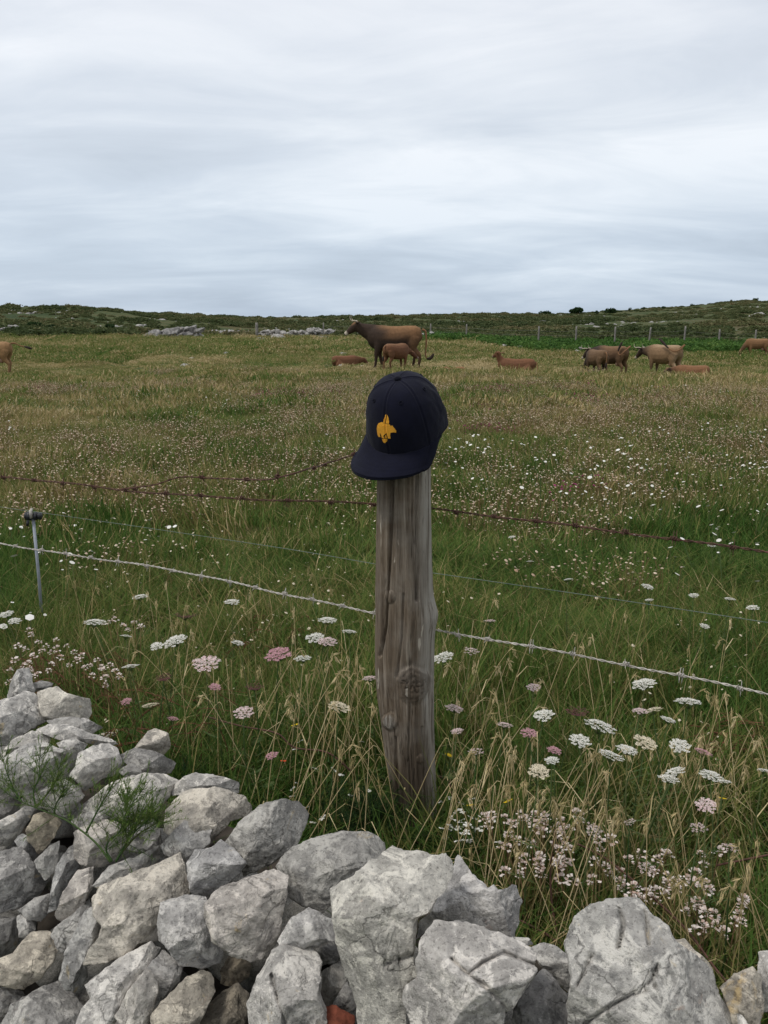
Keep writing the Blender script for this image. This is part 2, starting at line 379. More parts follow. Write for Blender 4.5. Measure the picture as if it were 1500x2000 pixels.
# ------------------------------------------------------------------ scatter (uncountable growth only)
def scatter(name, P, rot, scl, tint, sources, label, cat):
    P = np.asarray(P, float); n = len(P)
    me = bpy.data.meshes.new(name); me.from_pydata(P.tolist(), [], [])
    def fa(k, t, a, key):
        at = me.attributes.new(k, t, 'POINT'); at.data.foreach_set(key, np.ascontiguousarray(a).ravel())
    fa('rot', 'FLOAT_VECTOR', rot, 'vector'); fa('scl', 'FLOAT_VECTOR', scl, 'vector'); fa('tint', 'FLOAT', tint, 'value')
    fa('idx', 'INT', rng.integers(0, len(sources), n).astype(np.int32), 'value')
    o = bpy.data.objects.new(name, me); COL.objects.link(o)
    ng = bpy.data.node_groups.new(name+'_scatter', 'GeometryNodeTree')
    ng.interface.new_socket('Geometry', in_out='INPUT', socket_type='NodeSocketGeometry'); ng.interface.new_socket('Geometry', in_out='OUTPUT', socket_type='NodeSocketGeometry')
    N = ng.nodes; L = ng.links; gi = N.new('NodeGroupInput'); go = N.new('NodeGroupOutput')
    g2i = N.new('GeometryNodeGeometryToInstance'); iop = N.new('GeometryNodeInstanceOnPoints')
    for me_s in sources:
        so = bpy.data.objects.new(me_s.name, me_s)
        oi = N.new('GeometryNodeObjectInfo'); oi.inputs['Object'].default_value = so; L.new(oi.outputs['Geometry'], g2i.inputs[0])
    def na(k, t):
        x = N.new('GeometryNodeInputNamedAttribute'); x.data_type = t; x.inputs['Name'].default_value = k; return [s for s in x.outputs if s.enabled][0]
    L.new(gi.outputs[0], iop.inputs['Points']); L.new(g2i.outputs[0], iop.inputs['Instance']); iop.inputs['Pick Instance'].default_value = True
    L.new(na('idx', 'INT'), iop.inputs['Instance Index']); L.new(na('rot', 'FLOAT_VECTOR'), iop.inputs['Rotation']); L.new(na('scl', 'FLOAT_VECTOR'), iop.inputs['Scale'])
    L.new(iop.outputs[0], go.inputs[0])
    md = o.modifiers.new('scatter', 'NODES'); md.node_group = ng
    tag(o, label, cat, kind='stuff'); return o
def tuft_data(name, n, rad, h, w, lean, mat, hvar=.5, seg=3):
    ang = rng.uniform(0, 2*np.pi, n); rr = rad*np.sqrt(rng.uniform(0, 1, n)); bx, by = rr*np.cos(ang), rr*np.sin(ang)
    hh = h*(1-hvar+hvar*2*rng.uniform(0, 1, n)**1.3*.75); az = rng.uniform(0, 2*np.pi, n); ln = lean*hh*rng.uniform(.15, 1.25, n)
    ww = w*rng.uniform(.6, 1.3, n); face = az+rng.uniform(-.9, .9, n)+np.pi/2
    V = []; Fc = []; rn = rng.uniform(0, 1, n); rn = np.where(rng.uniform(0, 1, n) < .13, rn*.7+1.1, rn)
    for s in range(seg+1):
        t = s/seg; px_ = bx+np.cos(az)*ln*t**1.9; py_ = by+np.sin(az)*ln*t**1.9; pz = hh*(t-.18*(ln/hh)*t*t); wt = ww*(1-t**1.6)*.5+ww*.03
        V.append(np.stack([px_-np.cos(face)*wt, py_-np.sin(face)*wt, pz-.01], 1)); V.append(np.stack([px_+np.cos(face)*wt, py_+np.sin(face)*wt, pz-.01], 1))
    V = np.concatenate(V)
    for s in range(seg):
        a = 2*s*n; i = np.arange(n); Fc.append(np.stack([a+i, a+n+i, a+3*n+i, a+2*n+i], 1))
    me = mesh(name, V, np.concatenate(Fc), True, {'rnd': np.tile(rn, 2*(seg+1))}); me.materials.append(mat); return me
def field_points(y0, y1, dens, half=.74, margin=.7, wallgap=-.05):
    xm = half*y1+margin; sp_ = dens**-.5; gx, gy = np.meshgrid(np.arange(-xm, xm, sp_), np.arange(y0, y1, sp_)); x = (gx+rng.uniform(-.55, .55, gx.shape)*sp_).ravel(); y = (gy+rng.uniform(-.55, .55, gy.shape)*sp_).ravel()
    k = (np.abs(x) < half*y+margin) & (wall_t(x, y) < wallgap)
    return x[k], y[k]
def tint_field(x, y):
    r = np.hypot(x, y)
    t = .36+.34*n2(x, y, .45, 31)+.30*n2(x, y, 1.6, 33)+.13*sstep(5, 10, r)+.12*sstep(11, 20, r)-.13*sstep(20, 34, r)
    t = t+.34*sstep(.05, .5, n2(x, y, .16, 35))*sstep(8, 16, r)
    return t
def grass_all():
    P = []; S = []; T = []
    lush = [tuft_data('grass_tuft', 620, .22, .19, .0044, .95, M['grass']) for _ in range(6)]
    short = [tuft_data('grass_tuft', 700, .36, .13, .0075, .8, M['grass']) for _ in range(5)]
    far = [tuft_data('grass_tuft', 420, .75, .14, .019, .8, M['grass'], seg=2) for _ in range(5)]
    def put(nm, x, y, srcs, smin, smax, hmul, label):
        n = len(x); z = H(x, y); s = rng.uniform(smin, smax, n)
        hs = s*hmul
        rot = np.stack([rng.normal(0, .12, n), rng.normal(0, .12, n), rng.uniform(0, 6.28, n)], 1)
        tn = tint_field(x, y)+rng.normal(0, .07, n)
        scatter(nm, np.stack([x, y, z], 1), rot, np.stack([s, s, hs], 1), np.clip(tn, 0, 1), srcs, label, 'grass')
    x, y = field_points(1.35, 4.6, 19); d = wall_t(x, y)
    put('near_grass', x, y, lush, .75, 1.25, (1.05+.45*n2(x, y, 1.3, 41))*(1-.35*sstep(2.6, 4.4, y)), 'lush green grass tangled behind the foreground stone wall')
    x, y = field_points(4.3, 13, 6.5); put('meadow_grass', x, y, short, .7, 1.3, 1.0+.5*n2(x, y, .6, 42)-.25*sstep(8, 13, y), 'mixed green and straw coloured grass of the mid meadow')
    x, y = field_points(12.5, 48, 2.2); put('pasture_grass', x, y, far, .6, 1.3, .9+.4*n2(x, y, .25, 43)-.5*sstep(15, 30, y), 'grazed olive and tan pasture grass around the cattle')
    x, y = field_points(47, 96, .8); put('far_grass', x, y, far, 1.3, 2.4, .5+.0*x, 'short grass of the far end of the pasture')
grass_all()

# ---- small flowers too many to count
def heads_data(name, n, rad, h, head, matf, mats, flat=.6, hv=.35, seg=1):
    mb = MB(); me = None; fl = []
    for i in range(n):
        a = random.uniform(0, 6.28); r = rad*math.sqrt(random.random()); x, y = r*math.cos(a), r*math.sin(a); z = h*random.uniform(1-hv, 1+hv)
        lx, ly = random.uniform(-.3, .3)*z, random.uniform(-.3, .3)*z; w = head*.09
        mb.add([(x-w, y, 0), (x+w, y, 0), (x+lx+w, y+ly, z), (x+lx-w, y+ly, z)], [[0, 1, 2, 3]], random.random())
        fl.append((x+lx, y+ly, z))
    nf = len(mb.F); s = head
    for (x, y, z) in fl:
        k = random.uniform(.7, 1.3)*s*.5; m = 6; V = [(x, y, z+k*flat)]; tl = (random.uniform(-.5, .5), random.uniform(-.5, .5))
        for j in range(m):
            a = j*6.283/m; V.append((x+k*math.cos(a), y+k*math.sin(a), z+k*.15+k*(tl[0]*math.cos(a)+tl[1]*math.sin(a))))
        V.append((x, y, z-k*flat*.8)); Fc = [[0, 1+j, 1+(j+1) % m] for j in range(m)]+[[m+1, 1+(j+1) % m, 1+j] for j in range(m)]
        mb.add(V, Fc, random.random())
    me = mb.data(name, matf, False); me.materials.append(mats); idx = np.ones(len(me.polygons), np.int32); idx[:nf] = 0; me.polygons.foreach_set('material_index', idx); return me
def flowers_all():
    def put(nm, x, y, src, s0, s1, label, cat):
        n = len(x); s = rng.uniform(s0, s1, n)
        scatter(nm, np.stack([x, y, H(x, y)], 1), np.stack([np.zeros(n), np.zeros(n), rng.uniform(0, 6.28, n)], 1), np.stack([s, s, s], 1), np.full(n, .4), src, label, cat)
    th = [heads_data('thrift_tuft', 34, .20, .14, .0125, M['brownstem'], M['thrift']) for _ in range(4)]
    x, y = field_points(3.4, 26, 15); f = .55*n2(x, y, 1.0, 51)+.75*n2(x, y, .33, 52)+.12*sstep(5, 8, y)-.22*sstep(15, 24, y)+.16*sstep(2, -2, x)*(1-sstep(9, 13, y))-.26*sstep(-1, 3, x)*(1-sstep(6, 9, y)); k = f > .20
    put('thrift_flowers', x[k], y[k], th, .7, 1.25, 'drifts of small dry pinkish thrift heads across the meadow', 'flowers')
    wd = [heads_data('white_flower', 4, .22, .20, .024, M['stem'], M['white'], .2) for _ in range(4)]
    x, y = field_points(3.2, 16, 7); k = (n2(x, y, .4, 54)+.42*sstep(-.4, 1.0, x)*(1-sstep(8, 14, y)) > .26)
    put('white_meadow_flowers', x[k], y[k], wd, .6, 1.2, 'small white flower heads dotting the meadow beyond the wires', 'flowers')
    dt = [heads_data('white_speck', 10, .25, .15, .011, M['stem'], M['cream'], .5) for _ in range(3)]
    x, y = field_points(2.3, 18, 9); k = n2(x, y, .7, 55) > -.05
    put('cream_meadow_flowers', x[k], y[k], dt, .7, 1.2, 'tiny cream flowers and seed heads speckling the grass', 'flowers')
    cl = [heads_data('clover_tuft', 12, .16, .13, .018, M['brownstem'], M['clover'], .8) for _ in range(3)]
    x, y = field_points(2.6, 18, 12); k = n2(x, y, .6, 57) > .36
    put('purple_clover_flowers', x[k], y[k], cl, .7, 1.2, 'patches of dark purple clover heads in the meadow', 'flowers')
flowers_all()

# ------------------------------------------------------------------ far setting: hills' rocks, bracken, heath
def ico(sub=1):
    bm = bmesh.new(); bmesh.ops.create_icosphere(bm, subdivisions=sub, radius=1); bm.verts.ensure_lookup_table()
    V = np.array([v.co[:] for v in bm.verts]); Fc = [[v.index for v in f.verts] for f in bm.faces]; bm.free(); return V, Fc
ICO1 = ico(1); ICO2 = ico(2); ICO3 = ico(3)
def lump(seed, sub=2, cuts=7, rough=.12):             # angular stone of unit size
    r = np.random.default_rng(seed); V, Fc = {1: ICO1, 2: ICO2, 3: ICO3}[sub]; V = V.copy()*r.uniform(.75, 1.25, 3)
    for _ in range(cuts):
        d = r.normal(size=3); d /= np.linalg.norm(d); k = r.uniform(.45, .85); s = V@d-k*np.max(V@d); s = np.maximum(s, 0); V = V-np.outer(s, d)
    V = V*(1+rough*fbm(V*2.2+seed, 3, seed)[:, None]); return V, Fc
def leaf_clump(name, n, rx, rz, leaf, mat, base=0.0):
    p = rng.normal(size=(n, 3)); p /= np.linalg.norm(p, axis=1)[:, None]; p *= (rng.uniform(.35, 1, (n, 1))**.5)*(1+.28*vnoise(p*2.3+rng.uniform(0, 50), 3)[:, None])
    c = p*np.array([rx, rx, rz]); c[:, 2] = np.abs(c[:, 2]) if base == 0 else c[:, 2]+base
    a = rng.normal(size=(n, 3)); a /= np.linalg.norm(a, axis=1)[:, None]; b = np.cross(a, rng.normal(size=(n, 3))); b /= np.linalg.norm(b, axis=1)[:, None]
    s = leaf*rng.uniform(.6, 1.4, (n, 1)); V = np.concatenate([c-a*s, c+b*s*.5, c+a*s, c-b*s*.5]); i = np.arange(n); Fc = np.stack([i, i+n, i+2*n, i+3*n], 1)
    me = mesh(name, V, Fc, True, {'rnd': np.tile(rng.uniform(0, 1, n), 4)}); me.materials.append(mat); return me
def polar(n, r0, r1, a0, a1, pw=.5):
    r = r0+(r1-r0)*rng.uniform(0, 1, n)**pw; a = np.radians(rng.uniform(a0, a1, n)); return r*np.sin(a), r*np.cos(a), r
def put_clumps(nm, x, y, srcs, s, zs, tint, label, cat, sink=0.0):
    n = len(x); scatter(nm, np.stack([x, y, H(x, y)-sink*s], 1), np.stack([np.zeros(n), np.zeros(n), rng.uniform(0, 6.28, n)], 1), np.stack([s, s, s*zs], 1), tint, srcs, label, cat)
br = [leaf_clump('bracken_clump', 330, .8, .75, .11, M['bracken']) for _ in range(4)]
hb = [leaf_clump('heath_clump', 260, 1.0, .55, .15, M['heath']) for _ in range(4)]
x, y, r = polar(4200, 66, 112, 2.5, 34, 1.0); pxx, pyy = to_px(np.stack([x, y, H(x, y)], 1))
k = (np.abs(r-89-6*n2(x, y, .03, 61)) < 15+6*n2(x, y, .09, 62)) & (pxx > 828) & (n2(x, y, .12, 67) > -.38)
put_clumps('bracken', x[k], y[k], br, rng.uniform(.55, 1.25, k.sum()), .85, np.clip(.42+.5*n2(x[k], y[k], .2, 63)+rng.normal(0, .1, k.sum()), 0, 1), 'bright green bracken band across the far end of the pasture', 'bracken')
x, y, r = polar(12000, 98, 640, -36, 36, 1.3); k = n2(x, y, .035, 64)+.5*n2(x, y, .13, 65) > -.24
hs_ = .55+.65*sstep(-.2, .15, n2(x, y, .035, 64)+.5*n2(x, y, .13, 65))[k]
put_clumps('heath', x[k], y[k], hb, rng.uniform(.6, 1.6, k.sum())*hs_, .75, np.clip(.36+.5*n2(x[k], y[k], .05, 66)+rng.normal(0, .08, k.sum()), 0, 1), 'dark olive and brown heath scrub covering the hills', 'heath')
def stones_data(nm, seed):
    V, Fc = lump(seed, 2, 8, .15); me = mesh(nm, V*np.array([1, 1, .6]), Fc, False); me.materials.append(M['farrock']); return me
sd = [stones_data('hill_rock', 100+i) for i in range(6)]
x, y, r = polar(11000, 106, 420, -34, 34, 1.0); pxx, pyy = to_px(np.stack([x, y, H(x, y)], 1))
k = (n2(x, y, .06, 68, 4)+.35*sstep(500, 150, pxx)*sstep(240, 150, r)+.12*sstep(900, 1400, pxx) > .33)
put_clumps('hill_rocks', x[k], y[k], sd, (.16+.75*rng.uniform(0, 1, k.sum())**2.5)*np.where(pxx[k] < 300, 1.2, 1), .9, np.full(k.sum(), .5), 'pale limestone rocks strewn over the distant hillsides', 'rocks', .15)

def rubble_wall(x0, x1, py0, py1, dist, h, n, label, seed):  # far dry stone wall: stones too small to pick apart
    rr = np.random.default_rng(seed); mb = MB(); A = at_y(x0, 650, dist); B = at_y(x1, 650, dist)
    base = empty('dry_stone_wall', ((A.x+B.x)/2, dist, Hs((A.x+B.x)/2, dist))); o0 = np.array(base.location)
    for i in range(n):
        t = rr.uniform(0, 1); x = A.x+(B.x-A.x)*t; d = dist+rr.normal(0, .35)+2.2*math.sin(t*5+seed); hh = h*(.65+.45*float(n2(t*9+seed, 0, 1, seed)[0]))*min(1, t*14+.3, (1-t)*14+.3)
        V, Fc = lump(int(rr.integers(0, 60)), 1, 5, .1); s = rr.uniform(.14, .34); z = Hs(x, d)+rr.uniform(0, max(.1, hh))
        mb.add(V*s*np.array([1.2, 1, .8])+np.array([x, d, z])-o0, Fc, rr.random())
    o = mb.build('rubble', M['farrock'], base, False); o['kind'] = 'stuff'; tag(base, label, 'wall')
rubble_wall(-60, 44, 640, 646, 104, .95, 260, 'long low heap of grey field wall stones at the far left edge', 1)
rubble_wall(402, 500, 648, 656, 101, .8, 230, 'far drystone wall run left of its gap, behind the rock outcrop', 2)
rubble_wall(502, 702, 646, 656, 98, 1.05, 620, 'far drystone wall run ending behind the horned cow', 3)
rubble_wall(822, 866, 652, 664, 88, .8, 150, 'tumbled end of drystone wall just right of the horned cow', 4)
rubble_wall(975, 1016, 660, 668, 78, .55, 60, 'short pile of wall stones in bracken above the calf with raised head', 5)
rubble_wall(1120, 1212, 668, 676, 74, .5, 110, 'line of wall stones in bracken above the pair of cattle', 6)

def boulder(px, py, w, label, sub=3, flat=.45, seed=None, group=None, wide=1.0, col=1.15):
    g = ground_at(px, py+1); s = w*g.y/F/2; V, Fc = lump(seed or int(px*7+py), sub, 9, .22); V = V*np.array([s, s*.8, s*flat*wide]); o = obj('boulder', V, Fc, M['farrock'], None, False)
    o.location = (g.x, g.y, g.z+s*.1); o.color = (col, col, col*.99, 1); tag(o, label, 'rock', group); return o
BL = [(375, 701, 14, 'white rock lying alone in the grass right of the tan cow'), (443, 692, 22, 'flat grey rock in pasture below the far wall, left of the horned cow'), (505, 678, 14, 'small rock on pasture below the drystone wall'),
      (508, 665, 26, 'left pale rock of the row under the drystone wall'), (550, 664, 50, 'long low grey rock under the middle of the drystone wall'), (670, 692, 20, 'pale rock standing in grass above the red lying cow'), (633, 662, 34, 'grey rock foot at the right part of the drystone wall'),
      (671, 668, 22, 'pale flat rock just left of the muzzle of the horned cow'), (667, 715, 14, 'flat grey rock below the red lying cow'), (706, 716, 12, 'small pale rock right of the red lying cow'),
      (365, 716, 26, 'flat grey rock half sunk in dry grass, left pasture'), (345, 678, 10, 'tiny pale stone below the big rock outcrop'), (430, 677, 9, 'tiny white stone right of the outcrop'),
      (1119, 683, 14, 'grey rock in the pasture above the pair of cattle'), (975, 686, 12, 'pale flat stone above the calf with raised head'), (47, 661, 12, 'flat stone in the left pasture above the tan cow'),
      (610, 609, 22, 'pale rock on the skyline above the drystone wall'), (1140, 629, 16, 'pale rock on the heath above the bracken'), (1060, 628, 14, 'pale rock on heath left of the far fence posts'), (1478, 618, 34, 'long pale rock band near the right edge on the heath hill'),
      (268, 607, 16, 'rock knob on the left skyline where the hill drops'), (134, 600, 14, 'rock on the top of the left hill skyline'), (250, 641, 16, 'pale rock on the hill foot left of the outcrop'), (165, 640, 18, 'pale boulder at the foot of the left hill'), (275, 638, 26, 'long pale slab above the big outcrop')]
for b_ in BL: boulder(*b_)
def outcrop():
    g0 = ground_at(340, 660); e = empty('rock_outcrop', g0); tag(e, 'large jagged grey limestone outcrop in the left pasture', 'rock outcrop')
    for (px, py, w, fl) in [(300, 661, 52, .45), (330, 652, 40, .6), (352, 655, 46, .65), (372, 648, 40, .5), (385, 660, 34, .5), (345, 645, 34, .5), (320, 648, 26, .5), (298, 650, 26, .3), (390, 644, 26, .4), (387, 664, 36, .3), (408, 664, 20, .3), (312, 664, 30, .4), (365, 660, 40, .5), (340, 662, 30, .45)]:
        g = ground_at(px, py+3); s = w*g0.y/F/2; V, Fc = lump(int(px*3+py), 3, 9, .3); V[:, 0] += V[:, 2]*.5
        o = obj('rock', V*np.array([s*.8, s*.8, s*fl*1.35]), Fc, M['farrock'], e, False); P = at_y(px, py, g0.y+random.uniform(-1, 1.5)); o.location = (P.x-g0.x, P.y-g0.y, max(P.z, Hs(P.x, P.y)+.05)-g0.z); o.rotation_euler = (0, .25, random.uniform(-.4, .4)); o.color = (.8, .8, .82, 1)
outcrop()

def far_post(px, ptop, pbot, label, lean=0, w=3.6):
    dist = 92; g = at_y(px, pbot, dist); g.z = Hs(g.x, g.y)-.1; top = at_y(px, ptop, dist); h = top.z-g.z
    V, Fc = tube([(0, 0, 0), (lean*.4, .02, h*.45), (lean*.75, 0, h*.8), (lean, 0, h)], [w*dist/F/2*k for k in (1.1, 1, .95, .8)], 7)
    o = obj('fence_post', V, Fc, M['greywood']); o.location = g; tag(o, label, 'fence post', 'far fence posts'); return Vector((g.x+lean, g.y, g.z+h*.8))
M['greywood'] = simple('weathered_grey_wood', (.20, .185, .165), .9, .1, 0, .3, 6)
ORD = ['first', 'second', 'third', 'fourth', 'fifth', 'sixth', 'seventh', 'eighth', 'ninth', 'tenth', 'eleventh', 'twelfth']
tops = []
for i, (px, a, b_, ln) in enumerate([(1052, 637, 655, 0), (1125, 637, 657, 0), (1201, 638, 658, 0), (1268, 639, 656, .12), (1337, 637, 654, .05), (1405, 643, 656, 0), (1476, 644, 656, 0)]):
    tops.append(far_post(px, a, b_, ORD[i]+' post from the left in the far fence above the bracken', ln))
for i, (px, a, b_) in enumerate([(632, 630, 650), (841, 632, 654), (911, 633, 656)]):
    p_ = far_post(px, a, b_, ['thin grey post behind the drystone wall left of the horned cow', 'thin post just right of the horned cow\'s rump, behind the wall', 'thin pale post right of the tumbled wall, in bracken'][i], 0, 3); tops.insert(i, p_)
far_post(502, 630, 657, 'pair-thick grey gatepost at the gap of the far drystone wall', 0, 6)
def far_wire():
    mb = MB()
    for dz in (0, -.4):
        pts = []
        for a, b_ in zip(tops[:-1], tops[1:]):
            for t in (0, .25, .5, .75): q = a.lerp(b_, t); pts.append((q.x, q.y, q.z+dz-.12*math.sin(math.pi*t)))
        pts.append((tops[-1].x, tops[-1].y, tops[-1].z+dz)); V, Fc = tube(pts, .008, 4); mb.add(V, Fc)
    o = mb.build('fence_wire', M['greywood']); tag(o, 'thin wires strung between the far fence posts', 'wire')
far_wire()

def tree(px, py, w, h, label, dist=None, kind='tree'):
    g = ground_at(px, py+2) if dist is None else at_y(px, py, dist)
    g.z = Hs(g.x, g.y); sc = g.y/F; W = w*sc/2; Hh = h*sc; e = empty('tree' if kind == 'tree' else 'bush', (g.x, g.y, g.z))
    tr = .3*Hh if kind == 'tree' else .1*Hh
    mb = MB(); V, Fc = tube([(0, 0, -.2), (.02*W, 0, tr), (.1*W, 0, tr+.3*Hh)], [W*.09, W*.07, W*.03], 7); mb.add(V, Fc)
    for k in range(4):
        a = k*1.6+.3; V, Fc = tube([(0, 0, tr*.9), (W*.35*math.cos(a), W*.35*math.sin(a), tr+.25*Hh), (W*.6*math.cos(a), W*.6*math.sin(a), tr+.42*Hh)], [W*.05, W*.035, W*.012], 5); mb.add(V, Fc)
    mb.build('trunk', M['bark'], e)
    n = 1500 if w > 14 else 500; c = []
    nl = 9
    for k in range(nl):
        a = random.uniform(0, 6.28); q = random.uniform(.1, .62); cc = np.array([math.cos(a)*W*q, math.sin(a)*W*q, Hh*(.36+.4*random.random())]); rr = W*random.uniform(.32, .5)
        p = rng.normal(size=(n//nl, 3)); p /= np.linalg.norm(p, axis=1)[:, None]; c.append(cc+p*rr*rng.uniform(.5, 1, (n//nl, 1))*np.array([1, 1, .75]))
    c = np.concatenate(c); n = len(c); a = rng.normal(size=(n, 3)); a /= np.linalg.norm(a, axis=1)[:, None]; b_ = np.cross(a, rng.normal(size=(n, 3))); b_ /= np.linalg.norm(b_, axis=1)[:, None]
    s = W*.11*rng.uniform(.5, 1.4, (n, 1)); V = np.concatenate([c-a*s, c+b_*s*.55, c+a*s, c-b_*s*.55]); i = np.arange(n)
    obj('crown', V, np.stack([i, i+n, i+2*n, i+3*n], 1), M['treeleaf'], e, True, {'rnd': np.tile(rng.uniform(0, 1, n), 4)}); tag(e, label, 'tree' if kind == 'tree' else 'bush', 'trees on the skyline'); return e
for t_ in [(1125, 613, 28, 16, 'big round dark tree on the skyline, largest of the row', 400), (1166, 611, 14, 8, 'small dark bush on skyline just right of the biggest tree', 420, 'bush'), (1195, 610, 30, 7, 'long low dark bush on the skyline between biggest tree and upright tree', 440, 'bush'), (1229, 609, 10, 9, 'narrow upright tree on skyline right of the long low bush', 450),
           (1256, 608, 9, 8, 'small round tree on the skyline left of the rising far hill', 460), (1295, 605, 14, 5, 'low bush at the foot of the far right hill', 480, 'bush'), (1352, 598, 12, 6, 'small bush halfway up the skyline of the far right hill', 590, 'bush'), (1428, 586, 6, 7, 'tiny tree on top of the far right hill', 590), (1448, 586, 4, 5, 'tiniest bush on top of the far right hill', 590, 'bush'), (1475, 588, 14, 7, 'dark bush at the top right skyline of the far hill', 590, 'bush'),
           (1066, 613, 30, 4, 'flat dark bush on the skyline left of the biggest tree', 400, 'bush')]: tree(*t_)
for i, (px, py, w, h) in enumerate([(66, 643, 40, 12), (215, 642, 30, 12), (100, 642, 26, 10), (320, 636, 34, 9)]):
    tree(px, py, w, h, ['dark green thorn bush right of the leftmost wall heap', 'dark bush at the foot of the left hill, right of the pale boulder', 'second thorn bush from the leftmost wall heap', 'dark scrub bush behind the jagged outcrop'][i], 112, 'bush')

# ------------------------------------------------------------------ cattle
def coat_material():
    m, nt, b = newmat('cattle_coat'); a = nd(nt, 'ShaderNodeAttribute', attribute_name='coat'); tc = nd(nt, 'ShaderNodeTexCoord')
    n = texnoise(nt, tc.outputs['Object'], 14, 6, .65); c = mixc(nt, 1.0, a.outputs['Color'], ramp(nt, n, [(.3, (.75, .75, .75)), (.7, (1.2, 1.2, 1.2))]), 'MULTIPLY')
    nt.links.new(c, b.inputs['Base Color']); b.inputs['Roughness'].default_value = .75; b.inputs['Specular IOR Level'].default_value = .2; bump(nt, b, n, .3, .02); return m
M['coat'] = coat_material(); M['horn'] = simple('horn', (.42, .36, .27), .5); M['horntip'] = simple('horn_tip', (.05, .04, .035), .5); M['tailhair'] = simple('tail_hair', (.03, .02, .015), .9); M['udder'] = simple('udder', (.42, .25, .18), .7)
def chain(pts, seg=14):
    P = [np.array(p[:3], float) for p in pts]; V = []; Fc = []; n = len(P)
    for i, p in enumerate(pts):
        t = P[min(i+1, n-1)]-P[max(i-1, 0)]; t /= np.linalg.norm(t); s = np.array([0, 1.0, 0]); s = s-t*(s@t)
        s = s/np.linalg.norm(s) if np.linalg.norm(s) > .2 else np.array([1.0, 0, 0]); o = np.cross(t, s)
        for k in range(seg):
            a = 2*math.pi*k/seg; V.append(P[i]+s*math.cos(a)*p[3]+o*math.sin(a)*p[4])
    for i in range(n-1):
        for k in range(seg): k2 = (k+1) % seg; Fc.append([i*seg+k, i*seg+k2, (i+1)*seg+k2, (i+1)*seg+k])
    Fc.append(list(range(seg))[::-1]); Fc.append([(n-1)*seg+k for k in range(seg)]); return V, Fc
def fuse(chains, voxel):
    mb = MB()
    for c in chains: V, Fc = chain(c); mb.add(V, Fc)
    o = mb.build('body_source', M['coat']); md = o.modifiers.new('r', 'REMESH'); md.mode = 'VOXEL'; md.voxel_size = voxel
    sm = o.modifiers.new('s', 'SMOOTH'); sm.iterations = 4; sm.factor = .5
    dg = bpy.context.evaluated_depsgraph_get(); me = bpy.data.meshes.new_from_object(o.evaluated_get(dg)); bpy.data.objects.remove(o)
    V = np.zeros(len(me.vertices)*3); me.vertices.foreach_get('co', V); V = V.reshape(-1, 3); Fc = [list(p.vertices) for p in me.polygons]; bpy.data.meshes.remove(me); return V, Fc
TRUNK = [(-.84, 0, 1.10, .08, .10), (-.80, 0, 1.09, .17, .20), (-.68, 0, 1.09, .25, .27), (-.45, 0, 1.04, .29, .33), (-.15, 0, .96, .33, .39), (.15, 0, .95, .33, .40), (.42, 0, .98, .29, .39), (.62, 0, 1.0, .24, .37), (.78, 0, .98, .17, .30), (.86, 0, .96, .08, .16)]
WITH = [(.1, 0, 1.2, .10, .12), (.4, 0, 1.24, .12, .14), (.65, 0, 1.2, .10, .16)]
def legs(walk=0):
    L = []
    for s, d in ((1, walk), (-1, -walk)):
        L.append([(.48, .17*s, .95, .10, .17), (.50, .18*s, .72, .085, .12), (.52+d*.5, .17*s, .46, .058, .07), (.51+d*.6, .165*s, .40, .052, .06), (.50+d, .16*s, .16, .04, .045), (.51+d, .16*s, .10, .05, .05), (.54+d, .16*s, .03, .055, .07), (.55+d, .16*s, 0, .055, .075)])
        L.append([(-.58, .16*s, 1.02, .13, .22), (-.54, .18*s, .80, .11, .20), (-.56-d*.3, .17*s, .62, .075, .12), (-.70-d*.8, .165*s, .46, .05, .075), (-.69-d, .16*s, .36, .045, .055), (-.66-d, .16*s, .15, .042, .045), (-.65-d, .16*s, .09, .05, .05), (-.62-d, .16*s, .03, .055, .07), (-.61-d, .16*s, 0, .055, .075)])
    return L
def headset(kind):
    if kind == 'graze':
        neck = [(.6, 0, 1.05, .15, .28), (.86, 0, .86, .12, .2), (1.05, 0, .62, .095, .15), (1.15, 0, .48, .085, .12)]; pos, ang = (1.14, 0, .44), -62
    elif kind == 'nurse':
        neck = [(.6, 0, 1.05, .14, .24), (.85, 0, 1.0, .11, .18), (1.05, 0, .92, .09, .14), (1.15, 0, .88, .085, .12)]; pos, ang = (1.15, 0, .86), -30
    elif kind == 'low':
        neck = [(.58, 0, 1.08, .16, .30), (.85, 0, 1.08, .13, .23), (1.06, 0, 1.08, .10, .17), (1.2, 0, 1.08, .09, .13)]; pos, ang = (1.2, 0, 1.10), -40
    elif kind == 'up':
        neck = [(.58, 0, 1.05, .15, .27), (.74, 0, 1.25, .12, .19), (.84, 0, 1.42, .095, .14), (.88, 0, 1.52, .085, .12)]; pos, ang = (.87, 0, 1.55), -12
    else:
        neck = [(.56, 0, 1.08, .16, .31), (.82, 0, 1.17, .13, .25), (1.04, 0, 1.26, .10, .18), (1.18, 0, 1.33, .09, .14)]; pos, ang = (1.16, 0, 1.36), -32
    return neck, pos, ang
def head_pts(pos, ang, yaw=0):
    H0 = [(-.10, 0, .02, .08, .09), (0, 0, .02, .11, .13), (.12, 0, 0, .105, .13), (.26, 0, -.015, .08, .105), (.38, 0, -.025, .066, .08), (.46, 0, -.03, .068, .068), (.50, 0, -.03, .04, .045)]
    Mx = Matrix.Translation(pos) @ Matrix.Rotation(R(yaw), 4, 'Z') @ Matrix.Rotation(R(-ang), 4, 'Y'); out = []
    for p in H0: q = Mx @ Vector(p[:3]); out.append((q.x, q.y, q.z, p[3], p[4]))
    return out, Mx
